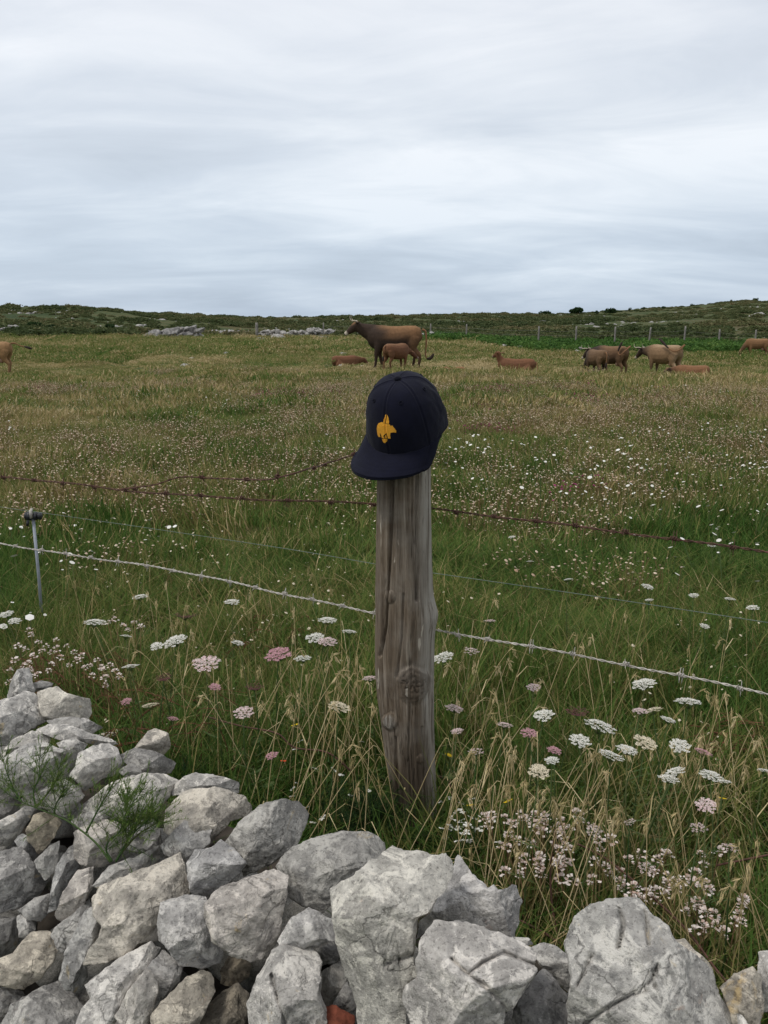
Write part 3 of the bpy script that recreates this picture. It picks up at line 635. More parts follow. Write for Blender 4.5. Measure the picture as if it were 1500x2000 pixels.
def cow(name, label, px, py, dist, yaw, scale=1.0, head='std', lying=False, coat=None, horns=True, tail='down', hyaw=0, udder=True, walk=.0, z=None, group='grazing cattle', darklow=0.0, muzzle=.85, pale_rump=.7):
    P = at_y(px, py, dist); P.z = Hs(P.x, P.y)-.02 if z is None else z
    e = empty(name, P, R(yaw)); e.scale = (scale,)*3; tag(e, label, 'cow' if name == 'cow' else 'calf', group)
    neck, pos, ang = headset(head); hp, Mx = head_pts(pos, ang, hyaw); ch = [list(TRUNK), list(WITH), neck, hp]
    off = 0
    if not lying: ch += legs(walk)
    else:
        off = -.58
        for s in (1, -1):
            ch.append([(.45, .20*s, .80, .10, .14), (.62, .24*s, .66, .08, .09), (.78, .24*s, .64, .06, .06), (.62, .20*s, .61, .045, .045), (.48, .18*s, .61, .04, .04)])
            ch.append([(-.58, .22*s, .95, .14, .22), (-.35, .34*s, .78, .12, .14), (-.18, .38*s, .66, .08, .08), (-.42, .36*s, .62, .055, .055), (-.62, .34*s, .61, .05, .045)])
    V, Fc = fuse(ch, .03)
    if lying: V[:, 1] *= 1+.18*sstep(1.0, .7, V[:, 2])
    b, dk, pl, dkf = coat                              # base, dark, pale, how far dark reaches from the front
    b, dk, pl = map(np.array, (b, dk, pl)); x, y, zz = V.T
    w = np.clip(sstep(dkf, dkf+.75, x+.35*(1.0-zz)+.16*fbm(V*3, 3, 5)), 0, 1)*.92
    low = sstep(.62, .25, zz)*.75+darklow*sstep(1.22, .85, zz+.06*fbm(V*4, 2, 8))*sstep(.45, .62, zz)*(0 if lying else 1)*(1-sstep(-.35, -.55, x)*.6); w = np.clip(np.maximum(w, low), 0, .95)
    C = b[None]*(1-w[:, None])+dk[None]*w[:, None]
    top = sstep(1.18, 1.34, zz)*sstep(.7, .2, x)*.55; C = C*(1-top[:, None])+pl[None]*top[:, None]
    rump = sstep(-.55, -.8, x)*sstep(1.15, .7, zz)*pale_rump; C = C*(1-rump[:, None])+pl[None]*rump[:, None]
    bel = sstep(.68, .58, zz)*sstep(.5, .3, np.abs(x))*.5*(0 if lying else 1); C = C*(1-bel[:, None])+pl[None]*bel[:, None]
    loc = np.array([(Mx.inverted() @ Vector(v))[:] for v in V]) if True else None
    mz = sstep(.36, .40, loc[:, 0])*(1-sstep(.455, .475, loc[:, 0]))*(np.abs(loc[:, 1]) < .12)*(np.abs(loc[:, 2]) < .15); C = C*(1-mz[:, None]*muzzle)+np.array([.55, .48, .38])*mz[:, None]*muzzle
    nz = sstep(.46, .48, loc[:, 0])*(np.abs(loc[:, 1]) < .12)*(np.abs(loc[:, 2]) < .15); C = C*(1-nz[:, None])+np.array([.02, .018, .018])*nz[:, None]
    fh = sstep(.06, .10, loc[:, 2])*sstep(.2, .05, np.abs(loc[:, 0]-.02))*(np.abs(loc[:, 1]) < .12); C = C*(1-.7*fh[:, None])+pl[None]*.8*.7*fh[:, None]
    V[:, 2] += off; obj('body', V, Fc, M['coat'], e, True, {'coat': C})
    def hpt(v): q = Mx @ Vector(v); q.z += off; return q
    for s in (1, -1):
        if horns:
            c = spline([hpt((-.04, .08*s, .10)), hpt((-.03, .20*s, .14)), hpt((.05, .25*s, .20)), hpt((.05, .25*s, .30)), hpt((0, .23*s, .36))], 14)
            Vh, Fh = tube(c, [.033-.029*(i/13) for i in range(14)], 8); hn = obj('horn', Vh, Fh, M['horn'], e); tp, tf = tube(c[9:], [.0135-.0115*(i/4) for i in range(5)], 8); obj('horn_tip', np.array(tp), tf, M['horntip'], hn)
        # ear: a cupped leaf shape
        a = hpt((-.07, .09*s, .045)); bb = hpt((-.10, .27*s, .03)); mb = MB(); d = (bb-a); nrm = Vector((0, 0, 1)); sd_ = d.cross(nrm).normalized(); Ve = []
        for t, wd in ((0, .02), (.25, .05), (.55, .062), (.85, .035), (1, .004)):
            q = a+d*t; Ve += [q-sd_*wd+nrm*.025, q-nrm*.02, q+sd_*wd+nrm*.01, q+nrm*.015]
        Fe = [[4*i+k, 4*i+(k+1) % 4, 4*i+4+(k+1) % 4, 4*i+4+k] for i in range(4) for k in range(4)]; obj('ear', [tuple(v) for v in Ve], Fe+[[0, 3, 2, 1], [16, 17, 18, 19]], M['tailhair'] if coat[1][0] < .07 else M['coat_ear'], e)
    if tail:
        T = {'down': [(-.84, 0, 1.24), (-.95, .0, 1.16), (-.97, 0, .8), (-.95, .02, .5), (-1.0, .03, .36), (-1.12, .05, .38), (-1.2, .06, .5)], 'hang': [(-.84, 0, 1.24), (-.96, 0, 1.1), (-.95, .02, .75), (-.93, .03, .5)],
             'out': [(-.82, 0, 1.28), (-1.0, 0, 1.28), (-1.15, -.02, 1.2), (-1.45, -.05, 1.12), (-1.65, -.05, 1.06)], 'curl': [(-.80, 0, 1.26), (-.95, 0, 1.34), (-.85, .28, 1.12), (-.72, .40, .98), (-.62, .38, 1.15), (-.68, .30, 1.42), (-.72, .26, 1.52)],
             'swish': [(-.80, 0, 1.26), (-.96, 0, 1.36), (-.90, .18, 1.18), (-.75, .34, 1.12), (-.50, .40, 1.24), (-.2, .42, 1.48), (-.02, .42, 1.62)], 'flat': [(-.84, 0, 1.2), (-.92, .1, .95), (-.85, .25, .65)]}[tail]
        c = spline(T, 30); Vt, Ft = tube([(q[0], q[1], q[2]+off) for q in c], [.038-.016*min(1, i/12)+(.022*math.sin(max(0, (i-19)/10)*math.pi) if i > 19 else 0) for i in range(30)], 8)
        tl = obj('tail', Vt, Ft, M['coat_ear'], e); V2, F2 = tube([(q[0], q[1], q[2]+off) for q in c[19:]], [.024+.028*math.sin(max(.02, i/10)*math.pi*.95) for i in range(11)], 8); obj('tail_tuft', V2, F2, M['tailhair'], tl)
    if udder and not lying:
        V, Fc = lump(3, 2, 0, .1); obj('udder', V*np.array([.17, .14, .13])+np.array([-.38, 0, .62]), Fc, M['udder'], e)
    return e
M['coat_ear'] = simple('brown_hide', (.20, .10, .045), .8)
BR = (.17, .088, .040); DK = (.030, .020, .015); PL = (.28, .165, .08); RD = (.135, .060, .029); RDD = (.09, .038, .02); TAN = (.24, .135, .06); CG = 'cattle in pasture'
cow('cow', 'big dark brown horned cow standing side-on with calf nursing below', 771, 715, 29.5, 176, 1.06, 'std', coat=(BR, DK, (.25, .135, .06), -.2), walk=.09, tail='down', group=CG, darklow=.97, pale_rump=0)
cow('calf', 'reddish calf nursing under the big horned cow', 774, 716, 28.4, 48, .64, 'nurse', coat=(RD, RDD, (.22, .12, .06), .7), horns=False, udder=False, muzzle=.3, tail='hang', walk=.06, group=CG, hyaw=-20)
cow('cow', 'tan cow cut off by the left picture edge, tail flicked out', -12, 728, 37, 178, 1.0, 'low', coat=(TAN, (.13, .07, .035), PL, .35), tail='out', walk=.05, group=CG)
cow('calf', 'red calf lying in the grass left of the horned cow, ear showing', 674, 714, 33, 25, .62, 'low', lying=True, coat=(RD, RDD, (.19, .08, .04), .9), horns=False, muzzle=.3, tail=None, group=CG, z=-.23)
cow('calf', 'tan calf lying flat in grass right of the horned cow, only its back showing', 886, 722, 29, 190, .46, 'low', lying=True, coat=((.22, .11, .05), RDD, (.25, .13, .065), .9), horns=False, muzzle=.3, tail=None, group=CG, z=-.34)
cow('calf', 'reddish calf lying with head raised, alone right of the cap', 1010, 722, 33, 172, .80, 'up', lying=True, coat=(RD, RDD, (.18, .078, .036), .8), horns=False, muzzle=.3, tail='flat', hyaw=-55, group=CG)
cow('cow', 'dark brown horned cow with tail curled up, standing behind a calf', 1192, 728, 36.5, 130, .93, 'low', coat=((.13, .072, .036), DK, (.20, .115, .058), -.1), darklow=.5, tail='curl', group=CG)
cow('calf', 'brown calf standing rear-on in front of the curl-tailed cow', 1164, 730, 35, 106, .80, 'graze', coat=((.12, .07, .036), DK, (.17, .10, .05), .1), horns=False, udder=False, muzzle=.3, tail='hang', group=CG)
cow('cow', 'pale tan horned cow with pale rump and tail swung over its back', 1296, 730, 36, 122, .98, 'low', coat=((.21, .13, .068), (.04, .026, .018), (.38, .27, .17), .35), tail='swish', group=CG)
cow('calf', 'dark-headed calf lying low in grass right of the pale-rumped cow', 1352, 734, 32, 172, .70, 'low', lying=True, coat=((.19, .09, .042), DK, (.22, .115, .055), .55), horns=False, muzzle=.3, tail=None, group=CG, z=-.60)
cow('cow', 'tan cow grazing far off at the right picture edge', 1478, 688, 66, 176, .98, 'graze', coat=((.20, .105, .048), (.09, .05, .028), PL, .6), tail='hang', horns=False, group=CG)

# ------------------------------------------------------------------ wooden post
PY = 1.97
def post_material():
    m, nt, b = newmat('weathered_post_wood'); L = nt.links; tc = nd(nt, 'ShaderNodeTexCoord')
    mp = nd(nt, 'ShaderNodeMapping'); mp.inputs['Scale'].default_value = (1, 1, .035); L.new(tc.outputs['Object'], mp.inputs[0])
    g1 = texnoise(nt, mp.outputs[0], 105, 8, .68, .3); g2 = texnoise(nt, mp.outputs[0], 330, 5, .7, .2); bl = texnoise(nt, tc.outputs['Object'], 7, 5, .6, .3)
    c = ramp(nt, g1, [(.32, (.058, .041, .028)), (.46, (.145, .110, .077)), (.58, (.215, .172, .128)), (.72, (.38, .33, .262))])
    c = mixc(nt, ramp(nt, g2, [(.36, (.75, .75, .75)), (.46, (0, 0, 0))]), c, (.10, .078, .058))
    c = mixc(nt, mth(nt, 'MULTIPLY', ramp(nt, bl, [(.5, (0, 0, 0)), (.66, (1, 1, 1))]), .3), c, (.36, .33, .29))
    a = nd(nt, 'ShaderNodeAttribute', attribute_name='wear'); c = mixc(nt, mth(nt, 'MULTIPLY', mth(nt, 'MULTIPLY', a.outputs['Fac'], ramp(nt, g1, [(.38, (.15, .15, .15)), (.55, (1, 1, 1))])), .75), c, (.40, .375, .33))
    a3 = nd(nt, 'ShaderNodeAttribute', attribute_name='dark_tone'); c = mixc(nt, mth(nt, 'MULTIPLY', a3.outputs['Fac'], .85), c, (.07, .052, .038))
    mp2 = nd(nt, 'ShaderNodeMapping'); mp2.inputs['Scale'].default_value = (1, 1, .16); L.new(tc.outputs['Object'], mp2.inputs[0])
    fl = texnoise(nt, mp2.outputs[0], 46, 4, .6, .3); c = mixc(nt, mth(nt, 'MULTIPLY', ramp(nt, fl, [(.665, (0, 0, 0)), (.70, (1, 1, 1))]), .8), c, (.55, .49, .40))
    L.new(c, b.inputs['Base Color']); b.inputs['Roughness'].default_value = .9; b.inputs['Specular IOR Level'].default_value = .15
    n1 = bump(nt, None, g1, .9, .006); bump(nt, b, g2, .8, .003, n1); return m
def build_post():
    rows = [(780, 741, 838), (900, 737, 842), (1000, 735, 842), (1100, 734, 843), (1160, 733, 845), (1200, 734, 849), (1250, 733, 847), (1310, 734, 846), (1360, 738, 846), (1420, 747, 847), (1500, 757, 850), (1580, 768, 854), (1640, 774, 857), (1720, 778, 860)]
    zs = np.array([at_y(795, r[0], PY).z for r in rows]); cx = np.array([(at_y(r[1], r[0], PY).x+at_y(r[2], r[0], PY).x)/2 for r in rows]); hw = np.array([(at_y(r[2], r[0], PY).x-at_y(r[1], r[0], PY).x)/2 for r in rows])
    na, nz = 230, 520; ztop, zbot = 1.075, -.12; Z = np.linspace(zbot, ztop, nz); A = np.linspace(0, 2*np.pi, na, endpoint=False)
    ZZ, AA = np.meshgrid(Z, A, indexing='ij'); z = ZZ.ravel(); a = AA.ravel()
    o_ = np.argsort(zs); c0 = np.interp(z, zs[o_], cx[o_]); h0 = np.interp(z, zs[o_], hw[o_])
    bx = float(np.interp(0, zs[o_], cx[o_])); r = h0*(1+.035*fbm(np.stack([np.cos(a)*1.1, np.sin(a)*1.1, z*2.2], 1), 3, 71))
    r += .0022*fbm(np.stack([np.cos(a)*9, np.sin(a)*9, z*3], 1), 3, 72)
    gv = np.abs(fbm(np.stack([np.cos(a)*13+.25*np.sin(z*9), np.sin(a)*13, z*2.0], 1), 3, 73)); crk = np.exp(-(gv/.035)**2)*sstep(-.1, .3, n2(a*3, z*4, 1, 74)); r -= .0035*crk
    ux = np.cos(a); facing = -np.sin(a)          # facing 1 = towards the camera
    def pxy(u, zz): return u, zz
    px0, py0 = to_px(np.stack([c0+ux*h0, np.full_like(z, PY)-.9*h0*facing, z], 1)); front = facing > .05
    def gro(line, w, d, r):
        dist = np.full(len(r), 1e9); L_ = np.array(line, float)
        for p, q in zip(L_[:-1], L_[1:]):
            v = q-p; t = np.clip(((px0-p[0])*v[0]+(py0-p[1])*v[1])/(v@v), 0, 1); dist = np.minimum(dist, np.hypot(px0-p[0]-t*v[0], py0-p[1]-t*v[1]))
        return r-np.where(front, d*np.exp(-(dist/w)**2), 0)
    r = gro([(767, 900), (766, 980), (762, 1080), (757, 1150), (753, 1220), (742, 1280)], 2.6, .012, r); r = gro([(815, 930), (812, 1000), (816, 1080), (814, 1170)], 3.0, .008, r); r = gro([(788, 1160), (786, 1240), (776, 1320)], 2.2, .005, r)
    r = gro([(772, 1440), (775, 1540), (782, 1640)], 2.8, .007, r); r = gro([(825, 1420), (828, 1520), (836, 1640)], 2.6, .006, r); r = gro([(800, 1380), (798, 1460), (804, 1580)], 2.0, .004, r)
    def knot(kx, ky, rad, h, r):
        d = np.hypot((px0-kx)/rad, (py0-ky)/(rad*1.15))*(1+.16*fbm(np.stack([px0/rad*1.5, py0/rad*1.5, z*0+kx], 1), 3, 77)); e = np.where(front, h*np.exp(-d**4*.8), 0)-np.where(front, h*.35*np.exp(-((d-1.15)/.18)**2), 0)
        th = np.arctan2(py0-ky, px0-kx); ww = fbm(np.stack([px0/rad*2.5, py0/rad*2.5, z*0+kx], 1), 3, 78)
        ringm = np.clip(np.sin(d*17+ww*3.0), 0, 1)*(d < 1)*(.3+.7*(rad > 20)); sect = th*5/6.283+ww*1.1; rc = np.exp(-((sect-np.round(sect))*6.283/5*d*rad/1.1)**2)*(d < .8)*(d > .08)*(rad > 20); e -= np.where(front, .0012*ringm+.003*rc, 0); knot.dark = np.maximum(knot.dark, np.where(front, np.maximum(.55*ringm, rc), 0)); return r+e
    knot.dark = np.zeros(len(z))
    r = knot(808, 1335, 30, .006, r); r = knot(762, 1408, 14, .005, r); r = knot(761, 1164, 10, .004, r); r = knot(822, 1480, 8, .003, r); r = r+np.where(True, .006*np.exp(-((z-.60)/.03)**2)*sstep(.6, 1, ux), 0)
    top = z > ztop-.006; r = np.where(top, r*.96, r)
    wear = sstep(.35, .75, ux+.25*fbm(np.stack([a*2, z*1.5, z*0], 1), 3, 75)); kd = np.hypot((px0-808)/32, (py0-1335)/37)*(1+.16*fbm(np.stack([px0/30*1.5, py0/30*1.5, z*0+808], 1), 3, 77)); dark_tone = np.maximum(np.maximum(np.maximum(.6*crk, np.where(front, .55*sstep(1.05, .8, kd), 0)), knot.dark), np.where(front, .8*sstep(1420, 1500, py0)*sstep(776, 790, px0)*sstep(832, 822, px0), 0))  # dark tone along the cracks, over the knots and down the lower front
    kd2 = np.hypot((px0-762)/13, (py0-1408)/17); wear = np.maximum(wear, np.where(front, sstep(1, .6, kd2), 0))
    V = np.stack([c0+ux*r-bx, np.sin(a)*r, z], 1); I, J = np.meshgrid(np.arange(nz-1), np.arange(na), indexing='ij'); q = (I*na+J).ravel(); q2 = (I*na+(J+1) % na).ravel(); Fc = np.stack([q, q2, q2+na, q+na], 1).tolist()
    V = np.concatenate([V, [[V[-na:, 0].mean(), 0, ztop+.004], [V[:na, 0].mean(), 0, zbot]]]); T = nz*na; Fc += [[(nz-1)*na+j, (nz-1)*na+(j+1) % na, T] for j in range(na)]+[[(j+1) % na, j, T+1] for j in range(na)]
    o = obj('wooden_post', V, Fc, post_material(), None, True, {'wear': np.concatenate([wear, [0, 0]]), 'dark_tone': np.concatenate([dark_tone, [0, 0]])}); o.location = (bx, PY, 0)
    tag(o, 'weathered grey-brown wooden fence post with knots, wearing a dark cap', 'fence post'); return o
post = build_post()

# ------------------------------------------------------------------ cap
def cloth_material(name, col):
    m, nt, b = newmat(name); L = nt.links; tc = nd(nt, 'ShaderNodeTexCoord')
    w = texnoise(nt, tc.outputs['Object'], 900, 2, .5); n = texnoise(nt, tc.outputs['Object'], 45, 5, .6)
    c = ramp(nt, mth(nt, 'ADD', mth(nt, 'MULTIPLY', n, .5), mth(nt, 'MULTIPLY', w, .5)), [(.35, tuple(x*.75 for x in col)), (.65, tuple(x*1.35 for x in col))]); L.new(c, b.inputs['Base Color'])
    b.inputs['Roughness'].default_value = .95; b.inputs['Specular IOR Level'].default_value = .12; b.inputs['Sheen Weight'].default_value = .04; b.inputs['Sheen Roughness'].default_value = .6
    n1 = bump(nt, None, n, .25, .004); bump(nt, b, w, .5, .0012, n1); return m
M['navy'] = cloth_material('navy_cotton', (.0042, .0046, .0125)); M['navytrim'] = cloth_material('navy_trim', (.003, .0034, .009)); M['ochre'] = cloth_material('yellow_print', (.78, .36, .035))
CAP_LOC = at_y(797, 843, PY+.005); CAP_YAW, CAP_PITCH, CAP_ROLL = -118.0, 27.0, -2.0
def build_cap():
    e = empty('baseball_cap', CAP_LOC); Mx = Matrix.Rotation(R(CAP_YAW), 4, 'Z') @ Matrix.Rotation(R(CAP_PITCH), 4, 'Y') @ Matrix.Rotation(R(CAP_ROLL), 4, 'X'); e.rotation_euler = Mx.to_euler()
    tag(e, 'dark navy baseball cap with yellow bear emblem, hung on the wooden post', 'cap')
    a_, b_, hgt = .100, .0865, .134; na, nt_ = 240, 90
    def surf(phi, th):                                  # phi 0 = front (+x)
        fr = np.cos(phi); k = .62-.10*np.clip(fr, 0, 1)+.03*np.clip(-fr, 0, 1); rad = np.cos(th)**k; z = hgt*np.sin(th)**(.98-.06*np.clip(fr, 0, 1))
        seam = np.zeros_like(phi)
        for s in range(6):
            d = np.arctan2(np.sin(phi-s*np.pi/3), np.cos(phi-s*np.pi/3))*np.maximum(rad, .02)*.095; seam += np.exp(-(d/.0016)**2)-.55*np.exp(-((np.abs(d)-.0042)/.0018)**2)
        puff = 1+.014*np.abs(np.sin(3*phi))**.7*np.sin(th*2)
        wr = .006*fbm(np.stack([np.cos(phi)*rad*2.2, np.sin(phi)*rad*2.2, z*16], 1), 3, 81)*np.clip(1.1-.8*fr, .3, 1.6)
        rr = (puff*rad)+wr/.09*np.cos(th)**.3; x = a_*rr*np.cos(phi)*(1-.03*np.clip(fr, 0, 1)); y = b_*rr*np.sin(phi)
        nrm = np.stack([np.cos(phi)*np.cos(th), np.sin(phi)*np.cos(th), np.sin(th)], 1)
        return np.stack([x, y, z-.012*np.clip(-fr, 0, 1)*(1-np.sin(th))**2+.004*np.abs(np.sin(phi))*(1-np.sin(th))], 1)-nrm*(.0014*seam*np.clip(rad*4, 0, 1))[:, None]
    ph = np.linspace(-np.pi, np.pi, na, endpoint=False); th = np.linspace(0, np.pi/2*.985, nt_); T, P = np.meshgrid(th, ph, indexing='ij')
    V = surf(P.ravel(), T.ravel()); I, J = np.meshgrid(np.arange(nt_-1), np.arange(na), indexing='ij'); q = (I*na+J).ravel(); q2 = (I*na+(J+1) % na).ravel(); Fc = np.stack([q, q2, q2+na, q+na], 1).tolist()
    n0 = len(V); V = np.concatenate([V, [[0, 0, V[-na:, 2].mean()+.0003]]]); Fc += [[(nt_-1)*na+j, (nt_-1)*na+(j+1) % na, n0] for j in range(na)]
    crown = obj('crown', V, Fc, M['navy'], e); sd = crown.modifiers.new('thickness', 'SOLIDIFY'); sd.thickness = .0016; sd.offset = -1
    # brim
    nb, nv = 90, 22; pb = np.linspace(-R(86), R(86), nb); rim = surf(pb, np.zeros(nb)); W = np.cos(pb/R(86)*np.pi/2)
    Vb = []
    for v in np.linspace(0, 1, nv):
        ln = .078*np.clip(W, 0, 1)**.52*v; x = rim[:, 0]+ln*(.97)-.0015; y = rim[:, 1]*(1+.10*v*np.clip(W*3, 0, 1))-ln*.22; zz = rim[:, 2]+.001-.17*y*v*np.clip(W*3, 0, 1)-ln*.16-.024*(np.abs(y)/.085)**2.2*np.clip(v*1.3, 0, 1)*np.clip(W*4, 0, 1)+.0002*np.sin(v*40)*(v > .15)
        Vb.append(np.stack([x, y, zz], 1))
    Vb = np.concatenate(Vb); Fb = [[i*nb+j, i*nb+j+1, (i+1)*nb+j+1, (i+1)*nb+j] for i in range(nv-1) for j in range(nb-1)]
    brim = obj('brim', Vb, Fb, M['navy'], e); sd = brim.modifiers.new('thickness', 'SOLIDIFY'); sd.thickness = .0035; sd.offset = -1
    edge = Vb[(nv-1)*nb:]; Ve, Fe = tube([tuple(p-np.array([0, 0, .0016])) for p in edge], .0022, 6); obj('brim_edging', Ve, Fe, M['navytrim'], brim)
    seamline = [tuple(p+np.array([.0006, 0, .0014])) for p in rim]; Ve, Fe = tube(seamline, .0015, 6); obj('brim_seam', Ve, Fe, M['navytrim'], brim)
    band = surf(np.linspace(-np.pi, np.pi, 120), np.zeros(120)); Ve, Fe = tube([tuple(p*np.array([.985, .985, 1])) for p in band], .0022, 6); obj('sweatband', Ve, Fe, M['navytrim'], e)
    # button
    top = V[n0]; Vt, Ft = ICO2; obj('button', Vt*np.array([.0085, .0085, .0052])+top+np.array([0, 0, .0018]), Ft, M['navytrim'], e)
    for s in range(6):
        p = s*np.pi/3+np.pi/6; c = surf(np.array([p, p+.01, p]), np.array([1.0, 1.0, 1.01])); n = np.cross(c[1]-c[0], c[2]-c[0]); n /= np.linalg.norm(n); u = (c[1]-c[0])/np.linalg.norm(c[1]-c[0]); w = np.cross(n, u); pts = [c[0]+n*.0006+(u*math.cos(k)+w*math.sin(k))*.0036 for k in np.linspace(0, 6.283, 17)]
        Ve, Fe = tube([tuple(q) for q in pts], .0012, 6, False); obj('eyelet', Ve, Fe, M['navytrim'], e)
    # emblem: printed outline laid on the crown, traced where it sits and then fixed to the cap
    bpy.context.view_layer.update(); W4 = e.matrix_world.copy(); Wi = W4.inverted(); Vw = [W4 @ Vector(v) for v in V]; bvh = BVHTree.FromPolygons(Vw, Fc)
    emb = empty('emblem', (0, 0, 0)); emb.parent = e
    polys = {'board': [[(636, 880), (642, 850), (655, 818), (664, 811), (655, 884)], [(661, 886), (669, 812), (681, 838), (687, 872), (684, 889)], [(628, 1018), (648, 1015), (672, 1013), (668, 1035), (652, 1050), (640, 1045), (632, 1030)], [(655, 984), (664, 975), (668, 998), (666, 1007), (652, 1008), (650, 996)]],
             'bear': [[(588, 905), (600, 885), (625, 874), (655, 889), (690, 895), (703, 912), (708, 903), (716, 906), (720, 915), (735, 932), (746, 948), (745, 964), (728, 960), (710, 962), (697, 965), (695, 985), (698, 1005), (700, 1012), (678, 1012), (672, 985), (668, 967), (655, 972), (643, 985), (640, 1000), (648, 1008), (640, 1012), (627, 1008), (622, 985), (613, 965), (609, 978), (616, 1000), (600, 998), (592, 985), (588, 960), (585, 930)]]}
    for nm, pl in polys.items():
        for pg in pl:
            bm = bmesh.new(); vs = []
            for i in range(len(pg)):
                p, q = np.array(pg[i], float), np.array(pg[(i+1) % len(pg)], float); k = max(1, int(np.linalg.norm(q-p)/7))
                for t in range(k): z_ = p+(q-p)*t/k; vs.append(bm.verts.new((z_[0], z_[1], 0)))
            for i in range(len(vs)): bm.edges.new((vs[i], vs[(i+1) % len(vs)]))
            bmesh.ops.triangle_fill(bm, edges=bm.edges[:], use_beauty=True)
            for _ in range(2): bmesh.ops.subdivide_edges(bm, edges=[x for x in bm.edges if x.calc_length() > 9], cuts=1); bmesh.ops.triangulate(bm, faces=bm.faces[:])
            for v in bm.verts:
                d = ray(600+v.co.x/4.2857, 620+v.co.y/4.2857); hit = bvh.ray_cast(Vector((0, 0, EYE)), d.normalized())
                if hit[0] is None: v.co = Wi @ at_depth(600+v.co.x/4.2857, 620+v.co.y/4.2857, 1.9)
                else: nn = hit[1] if hit[1].dot(d) < 0 else -hit[1]; v.co = Wi @ (hit[0]+nn*.0008)
            me = bpy.data.meshes.new(nm); bm.to_mesh(me); bm.free(); o = link(nm, me, M['ochre'], emb)
            sd = o.modifiers.new('thickness', 'SOLIDIFY'); sd.thickness = .0004; sd.offset = 0
    return e
cap = build_cap()

# ------------------------------------------------------------------ wires
def barb_mesh(mat, seed):
    r = random.Random(seed); mb = MB()
    for k in range(2):
        V, Fc = tube([(.0035*math.cos(t)*1.1, .004*t/6.3-.004+k*.006, .0035*math.sin(t)*1.1) for t in np.linspace(0, 12.6, 18)], .0011, 5); mb.add(V, Fc)
        a = r.uniform(0, 6.28)
        for s in (0, math.pi): V, Fc = tube([(0, k*.006, 0), (.016*math.cos(a+s), k*.006+r.uniform(-.004, .004), .016*math.sin(a+s))], [.0012, .0005], 5); mb.add(V, Fc)
    return mb.data('barb', mat)
BARB = {}
def barbed(pts, label, matname, gap=.105, sag=0, tw=.0017, strand=.00125):
    pts = [Vector(p) for p in pts]; e = empty('barbed_wire', pts[0]); tag(e, label, 'barbed wire', 'barbed wire strands'); n = int(sum((a-b).length for a, b in zip(pts[:-1], pts[1:]))/.006)+2
    C = [Vector(q) for q in spline([tuple(p) for p in pts], n)]; L = [0]
    for a, b_ in zip(C[:-1], C[1:]): L.append(L[-1]+(b_-a).length)
    for s in range(2):
        out = []
        for c, l in zip(C, L):
            ph = l/.042*2*math.pi+s*math.pi; j = Vector((0, 0, .0022*math.sin(l*7+1)+.0015*math.sin(l*19))); out.append(tuple(c+j+Vector((0, math.cos(ph), math.sin(ph)))*tw-e.location))
        V, Fc = tube(out, strand, 5); obj('strand', V, Fc, M[matname], e)
    if matname not in BARB: BARB[matname] = [barb_mesh(M[matname], i) for i in range(3)]
    d = .04; k = 0
    while d < L[-1]-.02:
        i = int(np.searchsorted(L, d)); c = C[min(i, n-1)]; t = (C[min(i+1, n-1)]-C[max(i-1, 0)]).normalized(); o = bpy.data.objects.new('barb', BARB[matname][k % 3]); COL.objects.link(o); o.parent = e
        o.location = c-e.location; o.rotation_euler = t.to_track_quat('Y', 'Z').to_euler(); d += gap*random.uniform(.9, 1.1); k += 1
    return e
def wl(lst): return [at_y(px, py, y) for px, py, y in lst]
def line_y(px, py, z): return tuple(at_z(px, py, z))
PB = .062                                              # wires are stapled to the far side of the post
U = [line_y(-420, 905, .86), line_y(0, 932, .86), line_y(240, 957, .86), line_y(520, 975, .86)]+[tuple(at_y(735, 986, PY+PB)), tuple(at_y(795, 990, PY+PB))]
UR = [tuple(at_y(795, 990, PY+PB)), tuple(at_y(845, 996, PY+PB-.01)), line_y(1180, 1033, .855), line_y(1500, 1080, .85), line_y(1900, 1140, .85)]
barbed(U, 'upper rusty barbed wire running left from the post', 'rust'); barbed(UR, 'upper rusty barbed wire running right from the post', 'rust')
Lw = [line_y(-420, 1000, .57), line_y(0, 1062, .57), line_y(300, 1108, .57), line_y(560, 1160, .57), tuple(at_y(735, 1198, PY+PB)), tuple(at_y(795, 1212, PY+PB))]
LR = [tuple(at_y(795, 1212, PY+PB)), tuple(at_y(850, 1233, PY+PB-.01)), line_y(1000, 1256, .57), line_y(1250, 1302, .56), line_y(1500, 1357, .56), line_y(1950, 1460, .56)]
barbed(Lw, 'lower pale barbed wire running left from the post', 'galv'); barbed(LR, 'lower pale barbed wire running right from the post', 'galv')
LOOSE = [line_y(235, 957, .865), line_y(300, 950, .88), (at_z(355, 933, .90)), at_z(430, 934, .91), at_z(500, 936, .93), at_z(580, 922, .97), at_y(650, 903, PY+.20), tuple(at_y(700, 884, PY+.16)), tuple(at_y(760, 872, PY+.13)), tuple(at_y(795, 905, PY+.075))]
barbed(LOOSE, 'loose rusty wire looping from the upper strand up behind the cap', 'rust', .2, tw=.0009)
def plain_wire(nm, pts, rad, mat, label, n=60, cat='wire', group=None):
    e0 = Vector(pts[0]); V, Fc = tube([tuple(Vector(q)-e0) for q in spline([tuple(p) for p in pts], n)], rad, 6); o = obj(nm, V, Fc, mat); o.location = e0; tag(o, label, cat, group); return o
SB = at_z(84, 1240, 0.0); SB.z = Hs(SB.x, SB.y)-.03; ST = at_y(64, 1004, SB.y)
M['steel'] = simple('grey_steel_rod', (.27, .29, .32), .5, .4, .3, .2, 20); M['blackplastic'] = simple('black_plastic', (.014, .015, .017), .45, .5, 0, .3, 40)
M['cord'] = simple('electric_fence_cord', (.13, .16, .13), .6, .3, 0, .25, 80)
